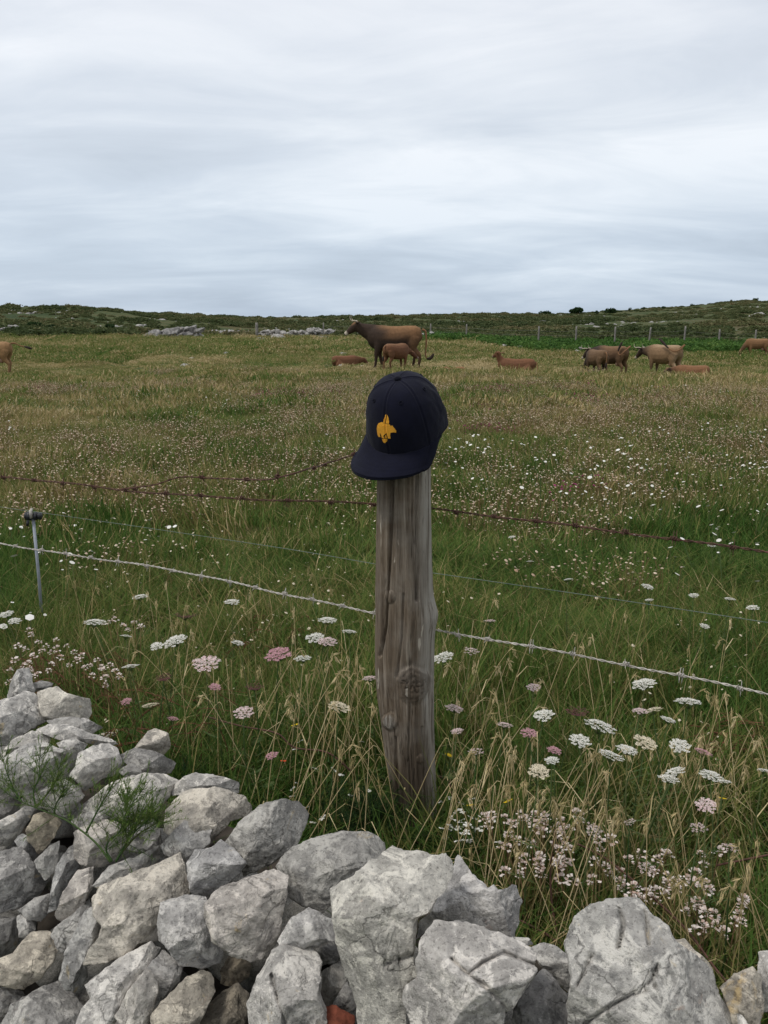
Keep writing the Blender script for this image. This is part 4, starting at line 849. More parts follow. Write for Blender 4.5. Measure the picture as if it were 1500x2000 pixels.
def stake():
    e = empty('electric_fence_stake', SB); tag(e, 'thin grey metal fence stake with black insulator on top, at left', 'fence stake'); d = ST-SB
    V, Fc = tube([(0, 0, 0), tuple(d*.5+Vector((.003, 0, 0))), tuple(d*.97)], .0062, 10); obj('rod', V, Fc, M['steel'], e)
    c = d*.985; mb = MB()
    for x0, x1, r0 in ((-.030, -.022, .016), (-.022, -.005, .019), (-.005, .006, .013), (.006, .018, .017), (.018, .026, .012), (.026, .034, .016)):
        V, Fc = tube([(c.x+x0, c.y, c.z), (c.x+x1, c.y, c.z)], [r0, r0*.97], 14); mb.add(V, Fc)
    V, Fc = tube([(c.x-.02, c.y-.004, c.z-.02), (c.x-.024, c.y-.004, c.z-.04)], .006, 8); mb.add(V, Fc)
    ins = mb.build('insulator', M['blackplastic'], e); V, Fc = tube([(c.x-.002, c.y-.014, c.z-.006), (c.x-.002, c.y-.014, c.z+.024), (c.x-.002, c.y, c.z+.030)], [.006, .007, .005], 8); obj('clip', V, Fc, M['galv'], ins)
stake()
cw = [tuple(at_z(-380, 930, .52)), tuple(at_z(0, 990, .515)), tuple(ST+Vector((0, -.012, .014))), tuple(at_z(300, 1033, .51)), tuple(at_z(560, 1072, .51)), tuple(at_z(730, 1101, .505)), tuple(at_z(845, 1119, .505)), tuple(at_z(1150, 1163, .50)), tuple(at_z(1500, 1216, .50)), tuple(at_z(1950, 1285, .50))]
plain_wire('electric_wire', cw, .0010, M['cord'], 'thin pale electric fence cord passing over the stake and behind the post', 120)
for i, (pts, lb) in enumerate([([(1110, 1640, .18), (1180, 1675, .2), (1260, 1740, .2), (1340, 1815, .19), (1400, 1895, .17), (1460, 1960, .15)], 'long rusty wire slanting through the thrift at lower right'), ([(1085, 1620, .3), (1075, 1700, .22), (1080, 1780, .15), (1095, 1850, .1)], 'rusty wire hook rising beside the big light boulder'), ([(1010, 1795, .14), (1060, 1820, .12), (1100, 1845, .11), (1150, 1850, .1)], 'short rusty wire lying between the two big right boulders'), ([(855, 1515, .16), (878, 1530, .15), (882, 1580, .1), (880, 1640, .05)], 'bent rusty wire end just right of the post foot'),
                               ([(1400, 1690, .2), (1450, 1680, .22), (1500, 1670, .24), (1560, 1660, .25)], 'rusty wire end entering from the right picture edge'), ([(405, 1400, .2), (470, 1418, .22), (540, 1432, .23), (575, 1460, .2), (640, 1470, .2), (690, 1510, .15)], 'rusty wire sagging through grass left of the post')]):
    plain_wire('rusty_wire', [tuple(at_z(*p)) for p in pts], .0021, M['rust'], lb, 40, 'wire', 'loose rusty wires')

# ------------------------------------------------------------------ foreground dry stone wall
def crest(x, y): return .35
def heap(x, y):
    t = wall_t(x, y); z = np.where(t < -.05, .35+(t+.05)*2.2, np.where(t < .22, .35-.22*(t+.05), .29-.95*(t-.22))); return np.maximum(z, -.6)
def on_heap(px, py):
    d = ray(px, py); s = np.linspace(.7, 4, 1200); P = np.outer(s, np.array(d)); zz = EYE+P[:, 2]; b = zz < np.maximum(heap(P[:, 0], P[:, 1]), -.02 if py < 1700 else -.6); k = int(np.argmax(b)); return s[k]
WALL = empty('dry_stone_wall', (-.3, 1.6, -.1)); tag(WALL, 'tumbled dry stone wall of grey limestone across the foreground', 'wall')
WL = np.array(WALL.location)
def stone(poly, lift=0.0, color=(1, 1, 1), thick=.42, cuts=5, hi=False, cracks=(), seed=0, name='stone', rough=1.0, mat=None):
    pg = np.array(poly, float); r = np.random.default_rng(seed+11)
    x, y = pg[:, 0].copy(), pg[:, 1].copy(); y[y >= 1996] += 85; x[x <= 2] -= 55; x[x >= 1498] += 60; pg = np.stack([x, y], 1)
    c = pg.mean(0); d0 = on_heap(*c)*1.0-lift; C = np.array(at_depth(c[0], c[1], d0)); n = -np.array(ray(*c)); n /= np.linalg.norm(n)
    w = np.array([at_depth(p[0], p[1], d0*1.0) for p in pg]); w = np.array([np.array([0, 0, EYE])+(q-np.array([0, 0, EYE]))*((C-np.array([0, 0, EYE]))@n)/((q-np.array([0, 0, EYE]))@n) for q in w])
    na, nl = (168, 94) if hi else (104, 58)
    seg = np.linalg.norm(np.roll(w, -1, 0)-w, axis=1); L = np.concatenate([[0], np.cumsum(seg)]); tt = np.linspace(0, L[-1], na, endpoint=False); wc = np.concatenate([w, w[:1]])
    ring = np.stack([np.interp(tt, L, wc[:, k]) for k in range(3)], 1); rel = ring-C
    size = np.sqrt(np.prod(np.sort(np.linalg.norm(rel, axis=1))[[0, -1]]))*1.0; up = np.array([0, 0, 1.0])
    T = np.linspace(1, -1, nl)*np.pi/2; e = 3.4; V = []
    for t in T:
        cs, sn = max(0, math.cos(t)), math.sin(t); k = (cs**e+abs(sn)**e)**(-1/e); rad = cs*k; hgt = sn*k*size*(thick*1.75 if sn > 0 else .95); V.append(C+rel*rad+n*hgt)
    V = np.concatenate(V); axis = rel/np.linalg.norm(rel, axis=1)[:, None]
    def cut(d, k):
        nonlocal V
        d = d/np.linalg.norm(d); s = (V-C)@d; m = np.max(s); V = V-np.outer(np.maximum(s-k*m, 0), d)
    u = np.cross(up, n); u /= np.linalg.norm(u); v = np.cross(n, u)
    cut(n+.45*r.normal()*u+.25*r.normal()*v, r.uniform(.45, .62))
    cut(n*.9+v*r.uniform(.5, 1.1)+u*r.normal()*.3, r.uniform(.55, .72)); cut(n*.9-v*r.uniform(.3, .9)+u*r.normal()*.4, r.uniform(.6, .78))
    for _ in range(cuts):
        a = r.uniform(0, 2*np.pi); tl = r.uniform(.5, 1.3); cut(n+(u*math.cos(a)+v*math.sin(a))*tl, r.uniform(.60, .86))
    rel3 = V-C; ln = np.linalg.norm(rel3, axis=1)[:, None]+1e-9; dirn = rel3/ln
    disp = .035*size*fbm(V*(1.4/size)+seed*3.1, 3, seed)+.022*size*fbm(V*(4.2/size)+seed, 3, seed+3)
    st = fbm(V*(2.6/size)+seed*1.7, 2, seed+5); st = np.round(st*4)/4-st; disp += .085*size*st*rough          # broken steps
    rid = 1-np.abs(fbm(V*28+seed, 4, seed+9)); disp += .0042*(rid-.6)*rough+.0022*vnoise(V*95, seed+2)
    V = V+dirn*disp[:, None]
    if cracks:
        qx, qy = to_px(V); dep = np.full(len(V), 1e9)
        for ln_ in cracks:
            for p, q in zip(ln_[:-1], ln_[1:]):
                p, q = np.array(p, float), np.array(q, float); d = q-p; t = np.clip(((qx-p[0])*d[0]+(qy-p[1])*d[1])/(d@d), 0, 1); dep = np.minimum(dep, np.hypot(qx-p[0]-t*d[0], qy-p[1]-t*d[1])+2*vnoise(V*60, 4))
        fr = ((V-C)@n) > 0; V = V-n*(np.where(fr, .013*np.exp(-(np.maximum(dep, 0)/3.2)**2), 0))[:, None]
    I, J = np.meshgrid(np.arange(nl-1), np.arange(na), indexing='ij'); a = (I*na+J).ravel(); b = (I*na+(J+1) % na).ravel(); Fc = np.stack([a, a+na, b+na, b], 1)
    o = obj(name, V-C, Fc, mat or M['rock'], WALL, True); o.location = C-WL; o.color = tuple(color)+(1,); return o
def A6(l): return [(x/2.419, 1280+y/2.419) for x, y in l]
def A7(l): return [(450+x/2.5, 1540+y/2.5) for x, y in l]
def A8(l): return [(900+x/2.5, 1500+y/2.5) for x, y in l]
G1 = (1, 1, 1); LT = (1.22, 1.21, 1.2); DKR = (.66, .66, .66); TN = (1.08, 1.03, .95); BRN = (.80, .73, .60); PK = (1.14, 1.09, 1.05); WHT = (1.38, 1.36, 1.32)
ST6 = [([(30, 225), (45, 150), (80, 65), (140, 60), (150, 110), (165, 180), (120, 215), (60, 250)], .02, G1), ([(2, 250), (60, 200), (110, 170), (165, 172), (190, 215), (190, 270), (225, 310), (130, 360), (60, 420), (2, 450)], .05, LT), ([(165, 165), (270, 145), (315, 185), (430, 205), (438, 250), (415, 310), (300, 315), (240, 305), (195, 290), (180, 220)], .03, (1.35, 1.31, 1.22)),
       ([(150, 132), (200, 122), (252, 132), (240, 165), (170, 168)], -.02, DKR), ([(215, 305), (330, 290), (415, 305), (492, 345), (430, 370), (300, 360)], 0, G1), ([(165, 350), (230, 325), (330, 330), (420, 365), (525, 395), (560, 420), (470, 430), (380, 405), (290, 405), (240, 385)], .0, LT),
       ([(5, 460), (60, 400), (150, 360), (230, 352), (248, 385), (238, 425), (150, 435), (70, 470), (20, 480)], .04, WHT), ([(-20, 540), (40, 470), (120, 420), (210, 412), (300, 450), (380, 470), (368, 520), (335, 575), (260, 620), (200, 620), (140, 660), (60, 660), (2, 650)], .05, G1), ([(372, 465), (440, 425), (515, 412), (552, 440), (585, 515), (575, 550), (480, 585), (400, 645), (360, 590), (328, 570), (362, 520)], .06, LT),
       ([(560, 470), (640, 438), (720, 452), (800, 488), (838, 510), (815, 562), (740, 570), (670, 556), (600, 515)], .02, DKR), ([(630, 450), (700, 360), (740, 345), (795, 372), (805, 440), (770, 480), (690, 465)], -.01, TN), ([(265, 415), (340, 393), (412, 420), (385, 460), (300, 460)], .02, G1), ([(560, 550), (610, 510), (660, 535), (675, 575), (600, 585)], .03, DKR),
       ([(340, 790), (420, 690), (500, 620), (580, 580), (680, 558), (775, 565), (845, 592), (810, 650), (770, 700), (745, 740), (640, 770), (520, 775), (430, 790)], .03, WHT), ([(335, 790), (430, 735), (510, 715), (545, 745), (460, 800), (380, 825)], .06, LT), ([(780, 620), (880, 570), (930, 556), (1050, 573), (1125, 600), (1132, 650), (1000, 660), (880, 655), (795, 660)], .02, LT),
       ([(785, 730), (840, 660), (900, 628), (1050, 632), (1150, 662), (1198, 715), (1185, 755), (1090, 785), (1010, 860), (960, 930), (900, 970), (855, 965), (845, 890), (780, 830)], .05, (1.05, 1.0, .92)), ([(755, 900), (825, 832), (870, 785), (1000, 805), (985, 885), (905, 970), (880, 990), (775, 945)], .06, G1), ([(1055, 895), (1140, 790), (1230, 712), (1330, 683), (1412, 688), (1473, 745), (1445, 825), (1395, 905), (1275, 985), (1185, 1030), (1150, 1045), (1150, 960), (1110, 915)], .06, (.78, .78, .77)),
       ([(885, 985), (920, 918), (1000, 908), (1040, 878), (1100, 908), (1163, 980), (1115, 1045), (1012, 1120), (960, 1150), (905, 1130), (890, 1050)], .08, (1.02, 1.03, 1.06)), ([(968, 1175), (1050, 1090), (1180, 1048), (1300, 1005), (1358, 1043), (1345, 1180), (1315, 1325), (1275, 1415), (1180, 1445), (1080, 1405), (1010, 1345), (988, 1265)], .12, PK), ([(745, 1270), (758, 1168), (850, 1132), (972, 1138), (990, 1220), (1005, 1290), (1010, 1345), (1055, 1400), (1045, 1455), (950, 1480), (850, 1465), (805, 1395), (755, 1345)], .10, (.95, .95, .96)),
       ([(435, 1150), (480, 1085), (600, 1045), (720, 995), (852, 925), (873, 1000), (895, 1100), (880, 1150), (765, 1190), (752, 1270), (745, 1350), (655, 1360), (615, 1400), (500, 1450), (395, 1460), (418, 1390), (468, 1330), (478, 1280), (436, 1220)], .11, TN), ([(435, 1090), (520, 995), (640, 955), (775, 885), (790, 945), (710, 1010), (560, 1065), (480, 1115)], .06, G1), ([(262, 1225), (298, 1120), (368, 1015), (445, 995), (438, 1085), (405, 1150), (385, 1215), (300, 1270)], .07, PK),
       ([(280, 1525), (308, 1400), (358, 1300), (400, 1205), (445, 1175), (478, 1270), (455, 1335), (410, 1425), (415, 1565), (372, 1600), (308, 1575)], .08, (.88, .89, .9)), ([(2, 1495), (60, 1405), (150, 1305), (232, 1305), (275, 1370), (255, 1435), (192, 1525), (110, 1580), (40, 1565)], .08, (1.05, .98, .86)), ([(405, 1560), (560, 1435), (720, 1340), (785, 1358), (695, 1480), (605, 1600), (545, 1725), (300, 1742), (280, 1742), (385, 1670), (428, 1620)], .13, LT),
       ([(690, 1480), (748, 1548), (745, 1592), (645, 1735), (560, 1722), (545, 1700), (608, 1590)], .135, (1.15, 1.12, 1.08)), ([(695, 1480), (770, 1385), (865, 1458), (845, 1535), (765, 1630), (735, 1550)], .09, (.95, .95, .96)), ([(712, 1705), (795, 1600), (880, 1525), (960, 1485), (1013, 1518), (1020, 1582), (965, 1678), (872, 1740), (830, 1745), (715, 1745)], .10, (1.02, .96, .85)), ([(1045, 1492), (1080, 1425), (1150, 1418), (1195, 1470), (1175, 1525), (1100, 1558), (1045, 1545)], .0, (.5, .44, .35)),
       ([(950, 1700), (1020, 1615), (1120, 1545), (1175, 1600), (1165, 1680), (1135, 1745), (900, 1745)], .02, (.55, .5, .42)), ([(2, 950), (60, 915), (112, 915), (165, 1000), (245, 1050), (185, 1140), (100, 1190), (2, 1240)], .05, (.82, .82, .83)), ([(160, 975), (230, 905), (285, 872), (268, 1005), (212, 1070)], .05, G1), ([(120, 832), (158, 755), (262, 735), (295, 790), (235, 885), (185, 940), (138, 885)], .05, BRN), ([(2, 840), (60, 755), (140, 695), (168, 720), (118, 805), (52, 908), (2, 880)], .05, LT),
       ([(65, 875), (110, 842), (155, 880), (175, 970), (120, 968)], .03, (.9, .92, .95)), ([(350, 840), (420, 800), (500, 775), (575, 798), (605, 905), (525, 990), (430, 1010), (345, 965)], .04, PK), ([(675, 905), (685, 825), (755, 825), (768, 885), (722, 938)], .02, DKR), ([(85, 1205), (160, 1148), (245, 1125), (258, 1172), (192, 1258), (130, 1248)], .03, G1), ([(2, 1245), (80, 1238), (95, 1335), (62, 1425), (2, 1488)], .03, (.6, .6, .6)), ([(2, 1742), (60, 1650), (150, 1598), (290, 1525), (395, 1660), (290, 1745)], .05, (.92, .92, .92)),
       ([(2, 1575), (40, 1568), (112, 1588), (125, 1645), (25, 1708), (2, 1698)], .06, G1), ([(125, 695), (230, 618), (310, 592), (382, 628), (398, 662), (352, 725), (300, 765), (235, 730)], .05, LT), ([(222, 1225), (245, 1100), (268, 1000), (330, 895), (362, 865), (395, 960), (345, 1055), (285, 1185)], .045, (.85, .86, .88)), ([(345, 1225), (432, 1135), (445, 1190), (405, 1265), (355, 1385), (290, 1405), (235, 1330), (268, 1280)], .06, (.9, .9, .9)), ([(2, 700), (50, 690), (100, 690), (90, 740), (40, 780), (2, 800)], .03, DKR), ([(600, 800), (680, 760), (740, 790), (750, 860), (690, 930), (610, 920)], .01, (.8, .8, .8)), ([(80, 1240), (150, 1200), (170, 1290), (130, 1340), (90, 1330)], .03, G1)]
ST7 = [([(212, 380), (300, 288), (420, 238), (540, 206), (692, 205), (780, 250), (765, 295), (695, 335), (625, 405), (565, 485), (495, 565), (440, 610), (358, 575), (288, 535), (265, 430)], .07, (.72, .72, .71)), ([(490, 490), (600, 428), (720, 330), (790, 264), (930, 296), (1012, 328), (1060, 302), (1098, 350), (1085, 435), (1015, 515), (975, 605), (905, 635), (895, 760), (895, 850), (925, 935), (855, 1005), (862, 1150), (620, 1150), (598, 1030), (558, 900), (518, 760), (508, 640), (496, 560)], .15, (1.12, 1.11, 1.06)),
       ([(230, 745), (290, 638), (380, 582), (515, 648), (515, 735), (430, 765), (340, 780), (248, 775)], .09, (1.12, 1.12, 1.13)), ([(80, 1045), (138, 920), (198, 788), (260, 765), (400, 765), (445, 850), (435, 1000), (462, 1085), (468, 1150), (95, 1150)], .10, (1.08, 1.07, 1.06)), ([(425, 1045), (448, 900), (540, 835), (570, 930), (532, 1015), (470, 1070)], .02, (.7, .69, .66)), ([(415, 785), (510, 738), (535, 830), (490, 865), (438, 835)], .0, (.6, .6, .6)),
       ([(895, 745), (960, 648), (1010, 530), (1080, 430), (1095, 350), (1112, 318), (1180, 420), (1250, 492), (1280, 473), (1312, 520), (1388, 472), (1422, 550), (1405, 655), (1385, 728), (1200, 710), (1100, 680), (980, 680)], .06, (1.05, 1.05, 1.07)), ([(945, 725), (1000, 652), (1100, 650), (1250, 688), (1402, 738), (1493, 800), (1493, 900), (1422, 1005), (1342, 1095), (1255, 1155), (930, 1155), (836, 1030), (856, 960), (918, 920), (908, 850)], .15, (1.16, 1.14, 1.13)), ([(498, 1055), (572, 940), (610, 1065), (560, 1100)], .02, (.7, .7, .7))]
ST8 = [([(515, 862), (538, 770), (620, 688), (740, 652), (872, 642), (922, 700), (1002, 780), (1042, 850), (1132, 900), (1232, 990), (1252, 1050), (1272, 1112), (1332, 1200), (1365, 1252), (500, 1252), (528, 1150), (558, 1020)], .15, (1.06, 1.06, 1.05)), ([(345, 872), (400, 848), (480, 878), (535, 930), (565, 1005), (535, 1110), (440, 1015), (395, 965)], .05, G1), ([(1265, 1075), (1340, 1008), (1422, 975), (1465, 1020), (1475, 1205), (1400, 1245), (1315, 1185)], .10, (1.0, .94, .84)), ([(1452, 1010), (1458, 900), (1495, 850), (1500, 860), (1500, 1200), (1480, 1195)], .10, LT),
       ([(1035, 830), (1090, 826), (1142, 888), (1205, 940), (1245, 1000), (1230, 1020), (1110, 950)], .05, TN), ([(1340, 1200), (1400, 1240), (1495, 1205), (1498, 1250), (1330, 1250)], .14, LT), ([(275, 1135), (400, 980), (445, 1012), (525, 1105), (525, 1200), (500, 1252), (215, 1252)], .04, (.55, .55, .56)), ([(255, 826), (330, 828), (355, 862), (300, 870)], .03, G1)]
CR7 = {7: [A7([(1080, 830), (1160, 905), (1250, 970), (1330, 1050), (1345, 1095)]), A7([(1170, 897), (1230, 850), (1335, 798)]), A7([(1335, 800), (1490, 862)])], 3: [A7([(200, 910), (240, 1060), (270, 1150)])], 1: [A7([(750, 862), (830, 832), (900, 812)])]}
CR8 = {0: [A8([(770, 680), (792, 760), (770, 880)]), A8([(900, 705), (917, 860)]), A8([(610, 1250), (720, 1170), (830, 1110), (950, 1070)]), A8([(640, 910), (600, 1000), (565, 1065)]), A8([(960, 960), (930, 1040), (880, 1080)])]}
CR6 = {23: [A6([(782, 1005), (742, 1100), (610, 1195), (480, 1320)])], 7: [A6([(200, 440), (300, 480), (330, 560)])], 12: []}
k_ = 0
for tab, conv, crk in ((ST6, A6, CR6), (ST7, A7, CR7), (ST8, A8, CR8)):
    for i, (pl, lf, cl) in enumerate(tab):
        pgn = conv(pl); ext = max(max(p[0] for p in pgn)-min(p[0] for p in pgn), max(p[1] for p in pgn)-min(p[1] for p in pgn)); k_ += 1
        stone(pgn, lf, cl, hi=ext > 120 or i in crk, cracks=crk.get(i, ()), seed=k_*13, cuts=5 if i % 3 else 7, thick=.36 if i % 2 else .46)
M['brick'] = simple('red_brick', (.15, .045, .026), .9, .15, 0, .35, 60, .6)
bk = stone(A7([(452, 1062), (492, 1052), (610, 1103), (602, 1145), (540, 1150), (462, 1150)]), .06, (1, 1, 1), seed=5, name='brick_fragment', mat=M['brick'], rough=.6, thick=.3); bk['label'] = 'broken piece of red brick wedged among the stones'
# stones deeper in the heap and on out of frame, seen only through the gaps
def filler():
    meshes = []
    for i in range(8):
        V, Fc = lump(300+i, 3, 9, .2); me = mesh('stone', V, Fc, True); me.materials.append(M['rock']); meshes.append(me)
    k = 0; r = random.Random(4)
    for iu in range(-16, 26):
        for it in range(1, 8):
            u = iu*.125+r.uniform(-.03, .03); t = .02+it*.115+r.uniform(-.03, .03); p = WA+WD*u+WN*t
            z = float(heap(p[0], p[1]))-r.uniform(.10, .13)-(.04 if it == 1 else 0); inside = -1.05 < u < 0 or True
            qx, qy = to_px(np.array([p[0], p[1], z])); vis = -150 < qx < 1650 and 1200 < qy < 2150
            if not vis and (it > 4): continue
            s = r.uniform(.06, .088) if vis else r.uniform(.08, .12); z = z if vis else z+.08
            o = bpy.data.objects.new('stone', meshes[k % 8]); COL.objects.link(o); o.parent = WALL; o.location = Vector((p[0], p[1], z))-Vector(WL); o.scale = (s*r.uniform(.9, 1.3), s, s*r.uniform(.7, 1)); o.rotation_euler = (r.uniform(-.6, .6), r.uniform(-.6, .6), r.uniform(0, 6.28)); g = r.uniform(.65, 1.0); o.color = (g, g, g*.98, 1); k += 1
    # packed core under everything
    U_, T_ = np.meshgrid(np.linspace(-2.2, 3.4, 90), np.linspace(-.02, 1.2, 40), indexing='ij'); X = WA[0]+WD[0]*U_+WN[0]*T_; Y = WA[1]+WD[1]*U_+WN[1]*T_; Z = heap(X, Y)-.19+.02*n2(X.ravel(), Y.ravel(), 9, 3).reshape(X.shape)
    V = np.stack([X.ravel(), Y.ravel(), Z.ravel()], 1)-WL; I, J = np.meshgrid(np.arange(89), np.arange(39), indexing='ij'); a = (I*40+J).ravel(); o = obj('packed_core', V, np.stack([a, a+1, a+41, a+40], 1), M['earth'], WALL)
M['earth'] = simple('dark_earth', (.05, .042, .034), .95, .05, 0, .4, 40, .5)
filler()

# ------------------------------------------------------------------ near plants
def ribbon(pts, w, az):
    n = len(pts); d = np.array([math.cos(az), math.sin(az), 0])*.5; V = []
    for i, p in enumerate(pts): ww = w*(1-.75*i/(n-1)); V += [np.array(p)-d*ww, np.array(p)+d*ww]
    return V, [[2*i, 2*i+1, 2*i+3, 2*i+2] for i in range(n-1)]
def umbel(rad, rays, florets, dome, r, lacy=0):
    """flower head facing up: spokes that carry small flat clusters of florets"""
    st = MB(); fl = MB()
    for k in range(rays):
        q = math.sqrt((k+.5)/rays); a = k*2.39996+r.uniform(-.15, .15); R_ = rad*q*r.uniform(.9, 1.08); c = np.array([R_*math.cos(a), R_*math.sin(a), rad*dome*(1-q*q)+r.uniform(-.04, .04)*rad])
        V, Fc = tube([(0, 0, -rad*.55), tuple(c*np.array([.6, .6, .5])+np.array([0, 0, -rad*.22])), tuple(c)], rad*.012, 3, False); st.add(V, Fc, r.random())
        cr = rad/math.sqrt(rays)*r.uniform(.75, 1.1)*(.8 if lacy else 1.05)
        for j in range(florets):
            p = math.sqrt((j+.5)/florets)*cr; b = j*2.4+k; m = c+np.array([p*math.cos(b), p*math.sin(b), r.uniform(-.12, .12)*cr]); s = cr*r.uniform(.20, .34); az = r.uniform(0, 6.28); V = [m+np.array([0, 0, s*.25])]
            for h in range(5): V.append(m+np.array([s*math.cos(az+h*1.257), s*math.sin(az+h*1.257), r.uniform(-.25, .25)*s]))
            fl.add(V, [[0, 1+h, 1+(h+1) % 5] for h in range(5)], r.random())
    return st, fl
UMB = {}
def umbel_meshes(kind, i):
    if (kind, i) not in UMB:
        r = random.Random(i*7+len(kind)); mat = {'white': 'white', 'cream': 'cream', 'pinkish': 'pinkw', 'pink': 'pink', 'maroon': 'maroon', 'lacy': 'pinkw'}[kind]
        st, fl = umbel(1.0, 20 if kind == 'lacy' else 34, 8 if kind == 'lacy' else 13, .22 if kind != 'maroon' else -.3, r, kind == 'lacy'); UMB[(kind, i)] = (st.data('spokes', M['stem']), fl.data('florets', M[mat], False))
    return UMB[(kind, i)]
CARROT = [(185, 1216, 36, 'white'), (343, 1252, 42, 'white'), (273, 1166, 26, 'white'), (453, 1176, 26, 'white'), (246, 1243, 22, 'white'), (255, 1302, 28, 'white'), (402, 1297, 46, 'pinkish'), (543, 1279, 48, 'pink'), (592, 1286, 30, 'white'), (362, 1200, 38, 'maroon'), (320, 1322, 26, 'maroon'), (497, 1340, 32, 'maroon'), (475, 1392, 34, 'pinkish'), (420, 1342, 22, 'pink'), (663, 1381, 40, 'cream'), (615, 1246, 32, 'white'), (640, 1254, 34, 'pinkish'), (682, 1234, 26, 'white'), (640, 1212, 32, 'white'), (722, 1325, 26, 'pinkish'), (338, 1404, 18, 'pink'), (293, 1378, 28, 'cream'), (12, 1200, 24, 'white'), (28, 1213, 20, 'white'), (206, 1437, 36, 'lacy'), (531, 1476, 22, 'pink'), (247, 1370, 18, 'pink'), (465, 1256, 22, 'white'), (306, 1262, 22, 'white'),
          (866, 1284, 38, 'white'), (920, 1272, 28, 'lacy'), (888, 1384, 32, 'pinkish'), (893, 1428, 22, 'pinkish'), (985, 1416, 28, 'pinkish'), (1033, 1432, 28, 'pink'), (1042, 1343, 24, 'pinkish'), (1062, 1397, 34, 'white'), (1127, 1388, 36, 'maroon'), (1258, 1336, 40, 'white'), (1345, 1371, 42, 'white'), (1250, 1389, 26, 'pinkish'), (1276, 1387, 28, 'cream'), (1305, 1406, 26, 'white'), (1172, 1419, 54, 'white'), (1132, 1447, 36, 'white'), (1260, 1451, 38, 'cream'), (1327, 1457, 34, 'white'), (1193, 1476, 42, 'white'), (1225, 1465, 34, 'white'), (1373, 1469, 30, 'pink'), (1053, 1507, 36, 'cream'), (1083, 1466, 26, 'pink'), (1318, 1508, 32, 'white'), (1306, 1521, 32, 'white'), (1388, 1515, 36, 'white'), (1414, 1527, 24, 'white'), (1078, 1485, 24, 'white'), (930, 1468, 28, 'lacy'), (1380, 1573, 32, 'pinkish'), (1365, 1618, 28, 'lacy'), (1425, 1657, 28, 'lacy'), (1265, 1697, 32, 'lacy'), (1160, 1620, 28, 'lacy'), (1230, 1606, 20, 'lacy'), (1492, 1505, 20, 'white'),
          (1265, 1146, 20, 'white'), (1425, 1170, 18, 'white'), (1355, 1163, 16, 'white'), (1470, 1187, 20, 'white'), (1268, 1172, 14, 'white'), (1110, 1132, 16, 'white'), (1243, 1046, 14, 'white'), (957, 1213, 20, 'pinkish'), (1035, 1097, 14, 'white'), (1000, 1049, 13, 'white'), (1390, 1066, 14, 'white'), (1376, 1223, 16, 'white')]
KN = {'white': 'white wild carrot flower', 'cream': 'cream wild carrot flower', 'pinkish': 'pale pink wild carrot flower', 'pink': 'small pink wild carrot flower', 'maroon': 'dark maroon wild carrot head', 'lacy': 'lacy sparse wild carrot flower'}
def nth(k): return ORD[k] if k < 12 else str(k+1)+('th' if not (k+1) % 10 in (1, 2, 3) or 10 < k+1 < 14 else {1: 'st', 2: 'nd', 3: 'rd'}[(k+1) % 10])
def carrots():
    zone = {}
    for c in CARROT: zone.setdefault((c[3], c[0] < 790), []).append(c)
    for (kind, left), cs in zone.items():
        cs.sort(key=lambda c: -c[0] if left else c[0])
        for i, (px, py, w, _) in enumerate(cs):
            r = random.Random(px*31+py); zt = (.40 if py > 1230 else .30)+r.uniform(-.05, .05); h = at_z(px, py, zt)
            while wall_t(h.x, h.y) > -.16 and zt > .15: zt -= .03; h = at_z(px, py, zt)
            rad = w*1.08*(h-Vector((0, 0, EYE))).length/F/2; bx, by = h.x+r.uniform(-.06, .06), h.y+r.uniform(.0, .10); bz = Hs(bx, by)
            e = empty('wild_carrot', (bx, by, bz-.01)); d = h-e.location; d.z -= rad*.5; bend = Vector((r.uniform(-.02, .02), r.uniform(-.02, .02), 0))
            V, Fc = tube([(0, 0, 0), tuple(d*.4+bend), tuple(d*.75+bend*.6), tuple(d)], [.0021, .0018, .0015, .0012], 5); obj('stem', V, Fc, M['stem'], e, True, {'rnd': np.full(len(V), r.random())})
            sp_, fl_ = umbel_meshes(kind, px % 3); hd = bpy.data.objects.new('flower_head', fl_); COL.objects.link(hd); hd.parent = e; hd.location = h-e.location; hd.scale = (rad, rad, rad); hd.rotation_euler = (r.uniform(-.25, .3), r.uniform(-.28, .28), r.uniform(0, 6.28))
            s2 = bpy.data.objects.new('spokes', sp_); COL.objects.link(s2); s2.parent = hd
            m = MB()                                       # bracts below the head and a few feathery leaves
            for k in range(5):
                a = r.uniform(0, 6.28); t = r.uniform(.15, .7); p0 = np.array(d)*t; q = np.array([math.cos(a), math.sin(a), .7])
                for j in range(7):
                    b = p0+q*.012*j; s = .02*(1-j/9); V, Fc = ribbon([b, b+np.array([math.cos(a+1.2)*s, math.sin(a+1.2)*s, s*.4])], .0022, a); m.add(V, Fc, r.random()); V, Fc = ribbon([b, b+np.array([math.cos(a-1.2)*s, math.sin(a-1.2)*s, s*.4])], .0022, a); m.add(V, Fc, r.random())
            m.build('leaves', M['stem'], e)['kind'] = 'stuff'
            tag(e, KN[kind]+(', ' + nth(i)+' of its kind counting '+('leftward' if left else 'rightward')+' from the post' if len(cs) > 1 else ' alone '+('left' if left else 'right')+' of the post'), 'flower', 'wild carrots in the meadow')
carrots()

